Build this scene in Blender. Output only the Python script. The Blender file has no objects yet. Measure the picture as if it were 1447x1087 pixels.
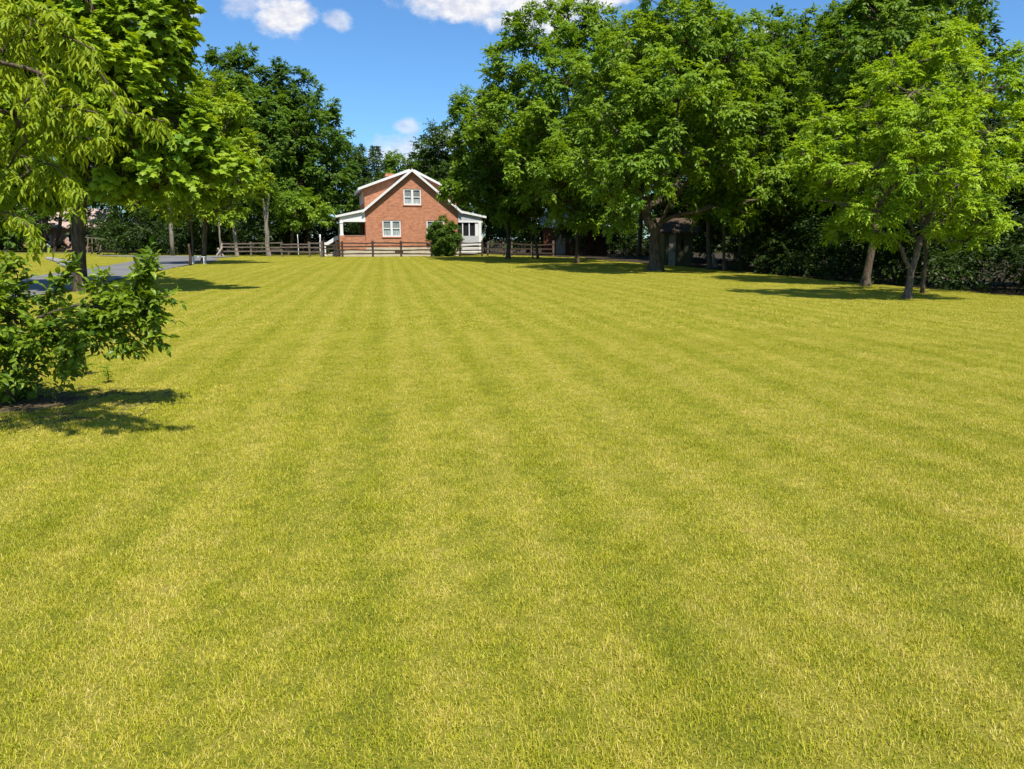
import bpy, bmesh, math
import numpy as np
from mathutils import Vector

S = bpy.context.scene
COL = S.collection
PI = math.pi

# ----------------------------------------------------------------- camera maths (used to turn measured picture points into places)
PITCH = math.radians(11.2); FPX = 1045.0; CX, CY = 723.5, 543.5; EYE = 1.6
CP, SP = math.cos(PITCH), math.sin(PITCH)
def ray(px, py):
    a = (px-CX)/FPX; b = -(py-CY)/FPX
    return a, CP+b*SP, -SP+b*CP
def G(px, py):
    d = ray(px, py); t = -EYE/d[2]
    return d[0]*t, d[1]*t
def P(px, py, Y):
    d = ray(px, py); t = Y/d[1]
    return d[0]*t, Y, EYE+d[2]*t
def depth(Y, z): return Y*CP-(z-EYE)*SP

# ----------------------------------------------------------------- object helpers
def link(o, parent=None):
    COL.objects.link(o)
    if parent is not None: o.parent = parent
    return o
def tag(o, label=None, cat=None, group=None, kind=None):
    if label: o['label'] = label
    if cat: o['category'] = cat
    if group: o['group'] = group
    if kind: o['kind'] = kind
    return o
def thing(name, label, cat, loc=(0, 0, 0), rz=0.0, group=None):
    o = bpy.data.objects.new(name, None); link(o)
    o.location = loc; o.rotation_euler = (0, 0, rz); o.empty_display_size = .3
    return tag(o, label, cat, group)
def mesh_np(name, V, F, mat=None, var=None, smooth=False):
    """V (n,3); F list of (m,k) int arrays"""
    me = bpy.data.meshes.new(name)
    V = np.ascontiguousarray(V, np.float32)
    me.vertices.add(len(V)); me.vertices.foreach_set('co', V.ravel())
    F = [np.asarray(f, np.int32) for f in F if len(f)]
    nl = sum(f.size for f in F); nf = sum(len(f) for f in F)
    me.loops.add(nl); me.polygons.add(nf)
    me.loops.foreach_set('vertex_index', np.concatenate([f.ravel() for f in F]))
    tot = np.concatenate([np.full(len(f), f.shape[1], np.int32) for f in F])
    st = np.zeros(nf, np.int32); st[1:] = np.cumsum(tot)[:-1]
    me.polygons.foreach_set('loop_start', st); me.polygons.foreach_set('loop_total', tot)
    if smooth: me.polygons.foreach_set('use_smooth', np.ones(nf, bool))
    if var is not None:
        a = me.attributes.new('var', 'FLOAT', 'POINT'); a.data.foreach_set('value', np.ascontiguousarray(var, np.float32))
    me.update(calc_edges=True)
    if mat: me.materials.append(mat)
    return me
class MB:
    """collects boxes, prisms and tubes for ONE mesh"""
    def __init__(s): s.v = []; s.f = []
    def add(s, vs, fs):
        o = len(s.v); s.v += [tuple(v) for v in vs]; s.f += [tuple(i+o for i in f) for f in fs]
    def box(s, x0, x1, y0, y1, z0, z1):
        s.add([(x0,y0,z0),(x1,y0,z0),(x1,y1,z0),(x0,y1,z0),(x0,y0,z1),(x1,y0,z1),(x1,y1,z1),(x0,y1,z1)],
              [(3,2,1,0),(4,5,6,7),(0,1,5,4),(1,2,6,5),(2,3,7,6),(3,0,4,7)])
    def prism(s, pts, y0, y1):
        """polygon in xz (counter-clockwise seen from -y) extruded along y"""
        n = len(pts)
        s.add([(x, y0, z) for x, z in pts]+[(x, y1, z) for x, z in pts],
              [tuple(range(n)), tuple(range(2*n-1, n-1, -1))]+[((i+1)%n, i, n+i, n+(i+1)%n) for i in range(n)])
    def beam(s, a, b, w, h, wob=0.0, rng=None, nseg=1):
        a = Vector(a); b = Vector(b); d = (b-a).normalized()
        sd = d.cross(Vector((0,0,1)))
        if sd.length < 1e-3: sd = Vector((1,0,0))
        sd.normalize(); up = sd.cross(d).normalized()
        vs = []
        for i in range(nseg+1):
            t = i/nseg; c = a.lerp(b, t)
            if rng is not None: c = c+sd*rng.uniform(-wob, wob)+up*rng.uniform(-wob, wob)
            k = 1.0 if rng is None else rng.uniform(.85, 1.12)
            for sx, sz in ((-1,-1),(1,-1),(1,1),(-1,1)): vs.append(c+sd*(sx*w/2*k)+up*(sz*h/2*k))
        fs = [(3,2,1,0), tuple(range(4*nseg, 4*nseg+4))]
        for i in range(nseg):
            o = 4*i
            for j in range(4): fs.append((o+j, o+(j+1)%4, o+4+(j+1)%4, o+4+j))
        s.add(vs, fs)
    def tube(s, pts, rad, sides=8, cap=True):
        n = len(pts); pts = [Vector(p) for p in pts]
        t0 = (pts[1]-pts[0]).normalized()
        u = t0.orthogonal().normalized(); vs = []
        for i in range(n):
            t = (pts[min(i+1,n-1)]-pts[max(i-1,0)])
            t = t.normalized() if t.length > 1e-9 else t0
            u = (u-t*u.dot(t)); u = u.normalized() if u.length > 1e-6 else t.orthogonal().normalized()
            w = t.cross(u)
            for k in range(sides):
                a = 2*PI*k/sides
                vs.append(pts[i]+(u*math.cos(a)+w*math.sin(a))*rad[i])
        fs = []
        for i in range(n-1):
            o = i*sides
            for k in range(sides): fs.append((o+k, o+(k+1)%sides, o+sides+(k+1)%sides, o+sides+k))
        if cap: fs += [tuple(range(sides-1,-1,-1)), tuple(range((n-1)*sides, n*sides))]
        s.add(vs, fs)
    def build(s, name, mat, parent=None, smooth=False, bevel=0.0):
        me = bpy.data.meshes.new(name); me.from_pydata([tuple(v) for v in s.v], [], s.f)
        if smooth: me.polygons.foreach_set('use_smooth', np.ones(len(me.polygons), bool))
        me.update()
        if mat: me.materials.append(mat)
        o = bpy.data.objects.new(name, me); link(o, parent)
        if bevel:
            m = o.modifiers.new('bevel', 'BEVEL'); m.width = bevel; m.segments = 2; m.limit_method = 'ANGLE'
        return o
def obj(name, me, parent=None): return link(bpy.data.objects.new(name, me), parent)
def copy_tree(o, parent=None):
    c = o.copy(); COL.objects.link(c); c.parent = parent
    for ch in list(o.children): copy_tree(ch, c)
    return c

# ----------------------------------------------------------------- materials
class NT:
    def __init__(s, mat):
        s.t = mat.node_tree; s.n = s.t.nodes; s.l = s.t.links
    def node(s, typ, **kw):
        n = s.n.new(typ)
        for k, v in kw.items(): setattr(n, k, v)
        return n
    def link(s, a, b): s.l.new(a, b)
    def val(s, sock, v):
        if hasattr(v, 'is_linked') or hasattr(v, 'links'): s.l.new(v, sock)
        else: sock.default_value = v
    def math(s, op, a, b=0.0, c=0.0, clamp=False):
        n = s.n.new('ShaderNodeMath'); n.operation = op; n.use_clamp = clamp
        for i, v in enumerate((a, b, c)): s.val(n.inputs[i], v)
        return n.outputs[0]
    def mix(s, f, a, b, blend='MIX'):
        n = s.n.new('ShaderNodeMix'); n.data_type = 'RGBA'; n.blend_type = blend
        s.val(n.inputs[0], f)
        for i, v in ((6, a), (7, b)):
            if isinstance(v, tuple): n.inputs[i].default_value = v if len(v) == 4 else v+(1,)
            else: s.l.new(v, n.inputs[i])
        return n.outputs[2]
    def noise(s, vec, scale, detail=3.0, rough=.55, dim='3D'):
        n = s.n.new('ShaderNodeTexNoise'); n.inputs['Scale'].default_value = scale
        n.inputs['Detail'].default_value = detail; n.inputs['Roughness'].default_value = rough
        if vec is not None: s.l.new(vec, n.inputs['Vector'])
        return n.outputs['Fac']
    def ramp(s, f, lo, hi):
        n = s.n.new('ShaderNodeMapRange'); n.inputs[1].default_value = lo; n.inputs[2].default_value = hi; n.interpolation_type = 'SMOOTHSTEP'
        s.l.new(f, n.inputs[0]); return n.outputs[0]
    def scaled(s, vec, sc):
        n = s.n.new('ShaderNodeVectorMath'); n.operation = 'MULTIPLY'; s.l.new(vec, n.inputs[0]); n.inputs[1].default_value = sc
        return n.outputs[0]
def new_mat(name):
    m = bpy.data.materials.new(name); m.use_nodes = True
    t = NT(m); b = t.n.get('Principled BSDF'); return m, t, b
def obj_coord(t): return t.node('ShaderNodeTexCoord').outputs['Object']
def world_pos(t): return t.node('ShaderNodeNewGeometry').outputs['Position']
def plain(name, col, rough=.7, spec=.3, mottle=.18, scale=3.0, bump=0.0, streak=None):
    m, t, b = new_mat(name)
    v = obj_coord(t)
    if streak: v = t.scaled(v, streak)
    f = t.ramp(t.noise(v, scale, 5, .65), .25, .75)
    d = tuple(c*(1-mottle) for c in col); l = tuple(min(1, c*(1+mottle)) for c in col)
    t.link(t.mix(f, d, l), b.inputs['Base Color'])
    b.inputs['Roughness'].default_value = rough; b.inputs['Specular IOR Level'].default_value = spec
    if bump:
        bn = t.node('ShaderNodeBump'); bn.inputs['Strength'].default_value = bump; bn.inputs['Distance'].default_value = .02
        t.link(t.noise(v, scale*4, 6, .7), bn.inputs['Height']); t.link(bn.outputs[0], b.inputs['Normal'])
    return m
def leaf_mat(name, ca, cb, transl=.4, tcol=None, rough=.5, spec=.2):
    """two real leaf colours mixed leaf by leaf; light passes through the blade"""
    m, t, b = new_mat(name)
    at = t.node('ShaderNodeAttribute', attribute_name='var').outputs['Fac']
    c = t.mix(at, ca, cb)
    t.link(c, b.inputs['Base Color']); b.inputs['Roughness'].default_value = rough; b.inputs['Specular IOR Level'].default_value = spec
    tr = t.node('ShaderNodeBsdfTranslucent')
    k = tcol or (1.5, 1.35, .5)
    t.link(t.mix(1.0, c, k, 'MULTIPLY'), tr.inputs['Color'])
    mx = t.node('ShaderNodeMixShader'); mx.inputs[0].default_value = transl
    t.link(b.outputs[0], mx.inputs[1]); t.link(tr.outputs[0], mx.inputs[2])
    t.link(mx.outputs[0], t.n['Material Output'].inputs['Surface'])
    return m
def bark_mat(name, ca, cb, sc=1.0):
    m, t, b = new_mat(name)
    v = t.scaled(obj_coord(t), (9*sc, 9*sc, 1.6*sc))
    n1 = t.noise(v, 1.6, 6, .7); f = t.ramp(n1, .32, .68)
    moss = t.ramp(t.noise(obj_coord(t), 1.1*sc, 3), .5, .72)
    c = t.mix(f, ca, cb); c = t.mix(t.math('MULTIPLY', moss, .45), c, (.075, .085, .035))
    t.link(c, b.inputs['Base Color']); b.inputs['Roughness'].default_value = .92; b.inputs['Specular IOR Level'].default_value = .1
    bn = t.node('ShaderNodeBump'); bn.inputs['Strength'].default_value = .9; bn.inputs['Distance'].default_value = .03
    t.link(n1, bn.inputs['Height']); t.link(bn.outputs[0], b.inputs['Normal'])
    return m

M = {}
M['leaf_walnut'] = leaf_mat('leaf_walnut', (0.10, 0.195, 0.013), (0.24, 0.36, 0.03))
M['leaf_young']  = leaf_mat('leaf_young', (0.175, 0.305, 0.012), (0.34, 0.465, 0.026), .4)
M['leaf_maple']  = leaf_mat('leaf_maple', (0.13, 0.235, 0.01), (0.29, 0.39, 0.016), .35)
M['leaf_lime']   = leaf_mat('leaf_lime', (0.16, 0.26, 0.012), (0.32, 0.42, 0.024), .35)
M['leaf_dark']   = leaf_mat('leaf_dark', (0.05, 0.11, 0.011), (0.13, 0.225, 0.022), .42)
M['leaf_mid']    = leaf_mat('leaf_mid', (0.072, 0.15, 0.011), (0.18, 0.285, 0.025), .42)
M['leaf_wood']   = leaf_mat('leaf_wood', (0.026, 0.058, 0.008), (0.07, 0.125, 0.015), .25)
M['leaf_bush']   = leaf_mat('leaf_bush', (0.05, 0.11, 0.012), (0.125, 0.21, 0.022), .3)
M['leaf_cherry'] = leaf_mat('leaf_cherry', (0.125, 0.215, 0.007), (0.32, 0.385, 0.016), .4)
M['leaf_shrub']  = leaf_mat('leaf_shrub', (0.045, 0.105, 0.01), (0.22, 0.31, 0.022), .35, rough=.36)
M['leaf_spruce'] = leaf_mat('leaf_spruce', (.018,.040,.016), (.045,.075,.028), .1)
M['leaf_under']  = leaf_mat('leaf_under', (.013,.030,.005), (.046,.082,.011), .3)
M['bark_grey']   = bark_mat('bark_grey', (.05,.038,.026), (.17,.13,.09))
M['bark_light']  = bark_mat('bark_light', (.060,.045,.032), (.20,.16,.12), 1.5)
M['bark_brown']  = bark_mat('bark_brown', (.035,.026,.018), (.13,.10,.065))
M['bark_pale']   = bark_mat('bark_pale', (.12,.10,.075), (.28,.24,.19), .6)
M['bark_tan']    = bark_mat('bark_tan', (.05,.037,.023), (.16,.12,.08), 1.5)
M['white_paint'] = plain('white_paint', (.66,.65,.62), .55, .3, .05, 1.5)
M['cream_wall']  = plain('cream_wall', (.46,.40,.29), .8, .2, .12, 2)
M['grey_roof']   = plain('grey_roof', (.46,.46,.46), .85, .2, .15, 14)
M['dark_wood']   = plain('dark_wood', (.060,.040,.026), .85, .2, .4, 4, .4, (1, 1, 8))
M['grey_wood']   = plain('grey_wood', (.135,.105,.078), .9, .15, .4, 4, .5, (1.2, 1.2, 5))
M['pale_wood']   = plain('pale_wood', (.33,.28,.22), .9, .15, .3, 5, .4)
M['stone']       = plain('stone', (.20,.195,.18), .9, .2, .35, 4, .8)
M['shed_wall']   = plain('shed_wall', (.085,.085,.04), .85, .2, .2, 3, .2, (8, 8, .6))
M['shed_red']    = plain('shed_red', (.13,.045,.026), .85, .2, .35, 3, .2, (8, 8, .6))
M['metal_roof']  = plain('metal_roof', (.42,.43,.45), .45, .5, .12, 3)
M['grey_panel']  = plain('grey_panel', (.40,.41,.41), .6, .3, .08, 2)
M['tan_wall']    = plain('tan_wall', (.48,.30,.22), .85, .2, .2, 2)
M['pink_roof']   = plain('pink_roof', (.36,.27,.23), .85, .2, .15, 6)
def glass(name, c, rough=.08):
    m, t, b = new_mat(name)
    f = t.ramp(t.noise(t.scaled(obj_coord(t), (9, 1, 1.2)), 1.5, 3), .35, .65)
    t.link(t.mix(f, tuple(k*.75 for k in c), tuple(k*1.3 for k in c)), b.inputs['Base Color'])
    b.inputs['Roughness'].default_value = rough; b.inputs['Specular IOR Level'].default_value = .6
    return m
M['glass'] = glass('glass', (.17,.18,.17)); M['dark_glass'] = glass('dark_glass', (.018,.02,.022))
M['blind'] = glass('blind', (.30,.34,.33), .15)
# brick
def brick_mat(name, c1, c2, mortar):
    m, t, b = new_mat(name)
    g = t.node('ShaderNodeTexCoord').outputs['Object']
    sep = t.node('ShaderNodeSeparateXYZ'); t.link(g, sep.inputs[0])
    cmb = t.node('ShaderNodeCombineXYZ'); t.link(t.math('ADD', sep.outputs[0], sep.outputs[1]), cmb.inputs[0]); t.link(sep.outputs[2], cmb.inputs[1])
    br = t.node('ShaderNodeTexBrick'); t.link(cmb.outputs[0], br.inputs['Vector'])
    br.inputs['Color1'].default_value = c1+(1,); br.inputs['Color2'].default_value = c2+(1,); br.inputs['Mortar'].default_value = mortar+(1,)
    br.inputs['Scale'].default_value = 1.0; br.inputs['Brick Width'].default_value = .23; br.inputs['Row Height'].default_value = .077
    br.inputs['Mortar Size'].default_value = .010; br.inputs['Bias'].default_value = -.1
    n = t.ramp(t.noise(cmb.outputs[0], 1.1, 6, .7), .3, .75)
    sp = t.ramp(t.noise(t.scaled(cmb.outputs[0], (2.6, 5.5, 1)), 1.0, 3), .3, .7)
    c = t.mix(t.math('MULTIPLY', n, .5), br.outputs['Color'], (.20,.075,.045))
    c = t.mix(t.math('MULTIPLY', sp, .7), c, (.55,.25,.135))
    t.link(c, b.inputs['Base Color']); b.inputs['Roughness'].default_value = .9; b.inputs['Specular IOR Level'].default_value = .15
    bn = t.node('ShaderNodeBump'); bn.inputs['Strength'].default_value = .5; bn.inputs['Distance'].default_value = .01; bn.invert = True
    t.link(br.outputs['Fac'], bn.inputs['Height']); t.link(bn.outputs[0], b.inputs['Normal'])
    return m
M['brick'] = brick_mat('brick', (.43,.140,.058), (.27,.075,.034), (.46,.31,.21))
# lawn colour from the place itself: mowing stripes, dry patches, greener tufts
STRIPE_AZ = math.atan((545-CX)/FPX)
def lawn_colour(t, blade):
    pos = world_pos(t)
    sep = t.node('ShaderNodeSeparateXYZ'); t.link(pos, sep.inputs[0])
    x, y = sep.outputs[0], sep.outputs[1]
    u = t.math('SUBTRACT', t.math('MULTIPLY', x, math.cos(STRIPE_AZ)), t.math('MULTIPLY', y, math.sin(STRIPE_AZ)))
    w = t.noise(pos, .35, 3)
    u = t.math('ADD', u, t.math('MULTIPLY', t.math('SUBTRACT', w, .5), .35))
    st = t.math('SINE', t.math('MULTIPLY', u, 2*PI/1.55))
    st2 = t.math('SINE', t.math('MULTIPLY', u, 2*PI/.62))
    big = t.math('SUBTRACT', t.noise(pos, .16, 3), .5)
    mid = t.math('SUBTRACT', t.noise(pos, 1.1, 4, .65), .5)
    fine = t.math('SUBTRACT', t.noise(pos, 5.5, 4, .7), .5)
    f = t.math('ADD', t.math('MULTIPLY', st, .04), t.math('MULTIPLY', st2, .075))
    f = t.math('ADD', f, t.math('MULTIPLY', big, .2)); f = t.math('ADD', f, t.math('MULTIPLY', mid, .58))
    f = t.math('ADD', f, t.math('MULTIPLY', fine, .9))
    if blade:
        at = t.node('ShaderNodeAttribute', attribute_name='var').outputs['Fac']
        f = t.math('ADD', f, t.math('MULTIPLY', t.math('SUBTRACT', at, .5), .9))
    if not blade: f = t.math('ADD', f, t.math('MULTIPLY', t.math('SUBTRACT', t.noise(pos, 70, 3, .7), .5), 1.6))
    f = t.math('ADD', f, .50, clamp=True)
    cr = t.node('ShaderNodeValToRGB'); t.link(f, cr.inputs[0])
    e = cr.color_ramp.elements
    if blade: cols = [(0,(.245,.280,.010)), (.35,(.385,.388,.017)), (.65,(.52,.466,.042)), (1,(.66,.53,.155))]
    else: cols = [(0,(.05,.062,.008)), (.4,(.125,.13,.012)), (.7,(.20,.18,.026)), (1,(.26,.21,.065))]
    while len(e) < 4: e.new(.5)
    for q, (p, c) in zip(e, cols): q.position = p; q.color = c+(1,)
    return cr.outputs[0], pos, x, y
m, t, b = new_mat('grass_blade')
c, pos, x, y = lawn_colour(t, True)
t.link(c, b.inputs['Base Color']); b.inputs['Roughness'].default_value = .5; b.inputs['Specular IOR Level'].default_value = .25
tr = t.node('ShaderNodeBsdfTranslucent'); t.link(c, tr.inputs['Color'])
mx = t.node('ShaderNodeMixShader'); mx.inputs[0].default_value = .35
t.link(b.outputs[0], mx.inputs[1]); t.link(tr.outputs[0], mx.inputs[2]); t.link(mx.outputs[0], t.n['Material Output'].inputs['Surface'])
M['grass'] = m
m, t, b = new_mat('turf')
c, pos, x, y = lawn_colour(t, False)
# bare mulch by the shrub
bed = t.math('ADD', t.math('POWER', t.math('DIVIDE', t.math('ADD', x, 5.3), 1.35), 2.0), t.math('POWER', t.math('DIVIDE', t.math('SUBTRACT', y, 7.1), .8), 2.0))
bed = t.math('ADD', bed, t.math('MULTIPLY', t.math('SUBTRACT', t.noise(pos, 2.4, 5, .7), .5), 1.6))
bedf = t.math('SUBTRACT', 1.0, t.ramp(bed, .35, 1.15))
mul = t.mix(t.noise(pos, 30, 4, .7), (.045,.034,.018), (.16,.12,.06))
c = t.mix(bedf, c, mul)
# wood floor right of the lawn edge, and the strip behind the yards
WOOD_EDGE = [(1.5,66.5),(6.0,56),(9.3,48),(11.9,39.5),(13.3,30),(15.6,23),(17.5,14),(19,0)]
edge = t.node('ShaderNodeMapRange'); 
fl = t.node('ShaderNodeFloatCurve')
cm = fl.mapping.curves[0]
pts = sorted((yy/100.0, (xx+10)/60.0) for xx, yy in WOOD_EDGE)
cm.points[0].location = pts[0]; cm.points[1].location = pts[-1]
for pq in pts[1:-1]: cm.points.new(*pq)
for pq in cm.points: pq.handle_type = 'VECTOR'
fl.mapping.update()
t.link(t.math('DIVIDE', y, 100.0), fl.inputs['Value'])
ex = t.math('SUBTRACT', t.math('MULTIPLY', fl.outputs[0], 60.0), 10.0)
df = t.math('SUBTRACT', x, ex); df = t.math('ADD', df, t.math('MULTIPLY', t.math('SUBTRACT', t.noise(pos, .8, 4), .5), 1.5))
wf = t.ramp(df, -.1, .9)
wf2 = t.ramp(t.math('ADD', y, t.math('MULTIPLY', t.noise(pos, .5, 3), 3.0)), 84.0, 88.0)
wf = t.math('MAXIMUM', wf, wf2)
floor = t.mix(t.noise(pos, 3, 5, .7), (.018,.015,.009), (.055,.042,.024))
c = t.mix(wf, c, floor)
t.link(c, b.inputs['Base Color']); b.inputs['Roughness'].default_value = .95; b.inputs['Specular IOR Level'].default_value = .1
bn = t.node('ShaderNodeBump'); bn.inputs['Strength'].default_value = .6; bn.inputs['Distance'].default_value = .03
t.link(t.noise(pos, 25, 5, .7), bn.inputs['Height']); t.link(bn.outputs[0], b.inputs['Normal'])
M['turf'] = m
m, t, b = new_mat('asphalt')
pos = world_pos(t)
f = t.ramp(t.noise(pos, .5, 4, .6), .3, .7); g = t.ramp(t.noise(pos, 14, 4, .7), .3, .7)
c = t.mix(f, (.088,.084,.080), (.135,.130,.122)); c = t.mix(t.math('MULTIPLY', g, .4), c, (.175,.17,.16))
t.link(c, b.inputs['Base Color']); b.inputs['Roughness'].default_value = .85
M['asphalt'] = m

# ----------------------------------------------------------------- ground relief
def gz(x, y):
    x = np.asarray(x, float); y = np.asarray(y, float)
    return .05*np.sin(x*.13+.4)*np.sin(y*.11+.3)-.021*np.clip(x-6, 0, 30)
def wood_edge_x(y):
    ys = [q[1] for q in WOOD_EDGE][::-1]; xs = [q[0] for q in WOOD_EDGE][::-1]
    return np.interp(y, ys, xs)
# one sheet to the horizon, finer near the middle
def axis(lo, hi, step, far): 
    a = list(np.arange(lo, hi+1e-6, step)); k = step; 
    while a[-1] < far: k *= 1.5; a.append(a[-1]+k)
    k = step
    while a[0] > -far: k *= 1.5; a.insert(0, a[0]-k)
    return np.array(a)
ax, ay = axis(-40, 40, .8, 900), axis(-10, 76, .8, 900)
gx, gy = np.meshgrid(ax, ay); flat = ((np.abs(gx) < 60) & (gy > -30) & (gy < 100))
gzv = gz(gx, gy)
V = np.stack([gx, gy, gzv], -1).reshape(-1, 3); nx = len(ax); ny = len(ay)
i, j = np.meshgrid(np.arange(nx-1), np.arange(ny-1)); k = (j*nx+i).ravel()
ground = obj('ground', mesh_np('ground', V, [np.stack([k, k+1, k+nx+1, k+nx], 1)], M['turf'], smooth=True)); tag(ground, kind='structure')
# driveway: near and far edges measured on the picture, as strips draped on the ground
ROAD_R = [(-7.4,-6),(-9.7,5),(-11.8,14),(-13.7,22),(-15.5,30.2),(-17.9,39.7),(-18.7,43),(-20.2,50),(-22.2,57),(-24.8,62.0),(-25.4,66.6)]
ROAD_L = [(-13.0,-6),(-14.6,5),(-16.2,14),(-17.9,22),(-19.7,30.2),(-21.9,38.6),(-23.4,43.5),(-25.4,49.3),(-27.6,55),(-29.6,60.2),(-30.2,66.6)]
def road_lr(y):
    yr = [q[1] for q in ROAD_R]; xr = [q[0] for q in ROAD_R]; yl = [q[1] for q in ROAD_L]; xl = [q[0] for q in ROAD_L]
    return np.interp(y, yl, xl), np.interp(y, yr, xr)
rv = []; ys = np.arange(-6, 66.6, .6)
for yy in ys:
    l, r = road_lr(yy)
    w = .06*math.sin(yy*1.7)+.05*math.sin(yy*4.1)
    for q in np.linspace(0, 1, 9): 
        xx = l+(r-l)*q+w*(1 if q > .5 else -1)
        rv.append((xx, yy, gz(xx, yy)+.03))
n = len(ys); i, j = np.meshgrid(np.arange(8), np.arange(n-1)); k = (j*9+i).ravel()
dv = obj('driveway', mesh_np('driveway', rv, [np.stack([k, k+1, k+10, k+9], 1)], M['asphalt'], smooth=True)); tag(dv, kind='structure')
def lane_z(x): return 0
cv = []; xs = np.arange(-37.2, -23.9, .8)
for xx in xs:
    y0 = 62.2+4.6*max(0, (-xx-29)/8.2)**1.5; 
    for q in np.linspace(0, 1, 6): yy = y0+(67.4-y0)*q; cv.append((xx, yy, gz(xx, yy)+.036))
n = len(xs); i, j = np.meshgrid(np.arange(5), np.arange(n-1)); k = (j*6+i).ravel()
dv = obj('lane', mesh_np('lane', cv, [np.stack([k, k+1, k+7, k+6], 1)], M['asphalt'], smooth=True)); tag(dv, kind='structure')

# ----------------------------------------------------------------- grass
def grass_patch(name, size, n, wid, hmin, hmax, seed):
    r = np.random.default_rng(seed)
    bx = r.uniform(-size/2, size/2, n); by = r.uniform(-size/2, size/2, n)
    cl = r.uniform(-size/2, size/2, (max(4, int(size*size*60)), 2))            # loose tufts
    pick = r.random(n) < .3; ci = r.integers(0, len(cl), n); s_ = r.normal(0, .035, (n, 2))
    bx = np.where(pick, cl[ci, 0]+s_[:, 0], bx); by = np.where(pick, cl[ci, 1]+s_[:, 1], by)
    h = r.uniform(hmin, hmax, n)*np.where(r.random(n) < .08, 1.5, 1.0)*np.where(pick, 1.15, .9)
    a = r.uniform(0, 2*PI, n); lean = np.abs(r.normal(.95, .42, n)).clip(.1, 1.5)
    w = wid*r.uniform(.7, 1.3, n)
    dx, dy = np.cos(a), np.sin(a); tw = a+PI/2+r.normal(0, .5, n); sx, sy = np.cos(tw), np.sin(tw)
    l1 = lean*.75; l2 = lean*1.2
    m_ = np.stack([bx+dx*np.sin(l1)*h*.5, by+dy*np.sin(l1)*h*.5, np.cos(l1)*h*.5], 1)
    tip = m_+np.stack([dx*np.sin(l2), dy*np.sin(l2), np.cos(l2)], 1)*(h*.5)[:, None]
    sd = np.stack([sx, sy, np.zeros(n)], 1)*(w/2)[:, None]
    base = np.stack([bx, by, np.full(n, -.006)], 1)
    V = np.stack([base-sd, base+sd, m_+sd*.85, m_-sd*.85, tip], 1).reshape(-1, 3)
    o = np.arange(n)*5
    var = r.random(n)
    return mesh_np(name, V, [np.stack([o, o+1, o+2, o+3], 1), np.stack([o+3, o+2, o+4], 1)], M['grass'], np.repeat(var, 5))
patches = []
for q, (sz, n, w, h0, h1) in enumerate([(1.0, 24000, .0024, .010, .030), (1.0, 24000, .0024, .010, .030), (1.0, 8000, .0046, .014, .036), (2.0, 12000, .008, .016, .04), (.3, 1300, .0034, .014, .036)]):
    patches.append(bpy.data.objects.new('turf_piece', grass_patch('turf_piece', sz, n, w, h0, h1, 11+q)))
def lawn_ok(x, y):
    l, r = road_lr(y)
    ok = (x > r+.12) | (x < l-.12)
    ok &= x < wood_edge_x(y)+.2
    ok &= ~((y > 62.0+4.6*np.maximum(0, (-x-29)/8.2)**1.5) & (x < -24.2) & (x > -37.4))
    ok &= (y < 67.4) | ((x < -37.4) & (y < 74))
    return ok
pp, pr, ps, pvn = [], [], [], []
rg = np.random.default_rng(5)
def put(x, y, v, s=1.0):
    pp.append((x, y, float(gz(x, y)))); rz = rg.integers(0, 4)*PI/2 if v != 4 else rg.uniform(0, 6.28); sl0 = .021 if x > 6 else 0.0; pr.append((sl0*math.sin(rz), sl0*math.cos(rz), rz)); ps.append((s, s, s*rg.uniform(.8, 1.2))); pvn.append(v)
def corners_ok(x, y, h): return all(lawn_ok(x+a*h, y+b_*h) for a, b_ in ((-1,-1),(1,-1),(1,1),(-1,1),(0,0)))
def bed_p(x, y): return ((x+5.3)/1.35)**2+((y-7.1)/.8)**2
def cell(x, y, size, v):
    if corners_ok(x, y, size/2) and bed_p(x, y) > 2.6: put(x, y, v); return
    k = int(round(size/.25))
    for a in range(k):
        for b_ in range(k):
            cx, cy = x-size/2+.125+.25*a, y-size/2+.125+.25*b_
            if not lawn_ok(cx, cy): continue
            bp = bed_p(cx, cy)
            if bp < 1.3 and rg.random() > max(.32, bp-.4): continue
            put(cx+rg.uniform(-.05, .05), cy+rg.uniform(-.05, .05), 4)
for yi in range(0, 13):
    for xi in range(-14, 15):
        if abs(xi) < yi*.85+4.5: cell(xi+.5, yi+.5, 1.0, int(rg.integers(0, 2)))
for yi in range(13, 36):
    for xi in range(-34, 19):
        if abs(xi) < yi*.85+5: cell(xi+.5, yi+.5, 1.0, 2)
for yi in range(36, 74, 2):
    for xi in range(-66, 16, 2): 
        if lawn_ok(xi+1, yi+1): cell(xi+1, yi+1, 2.0, 3)
for q in range(0, 900):                                                       # thin tufts creeping over the lawn's right edge
    yy = rg.uniform(8, 66); xx = wood_edge_x(yy)+rg.uniform(-.2, .5); put(xx, yy, 4)
for fx_, fy_, fr_ in [(7.4,38.6,.75),(12.8,27.2,.32),(10.98,20.6,.26),(12.6,22.9,.16),(-13.1,22.6,.36),(-18.9,46.3,.3),(-19.6,46.3,.3),(5.25,60.8,.25),(1.9,57.5,.25),(-.3,57,.3)]:
    for q in range(20):
        an = rg.uniform(0, 6.28); rr = fr_*rg.uniform(.9, 1.5); put(fx_+rr*math.cos(an), fy_+rr*math.sin(an), 4, rg.uniform(1.1, 2.2))
gm = bpy.data.meshes.new('lawn_grass')
gm.vertices.add(len(pp)); gm.vertices.foreach_set('co', np.array(pp, np.float32).ravel())
for nm, typ, key, arr in (('rot','FLOAT_VECTOR','vector',pr), ('scl','FLOAT_VECTOR','vector',ps), ('variant','INT','value',pvn)):
    a = gm.attributes.new(nm, typ, 'POINT'); a.data.foreach_set(key, np.array(arr, np.int32 if typ == 'INT' else np.float32).ravel())
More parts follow.
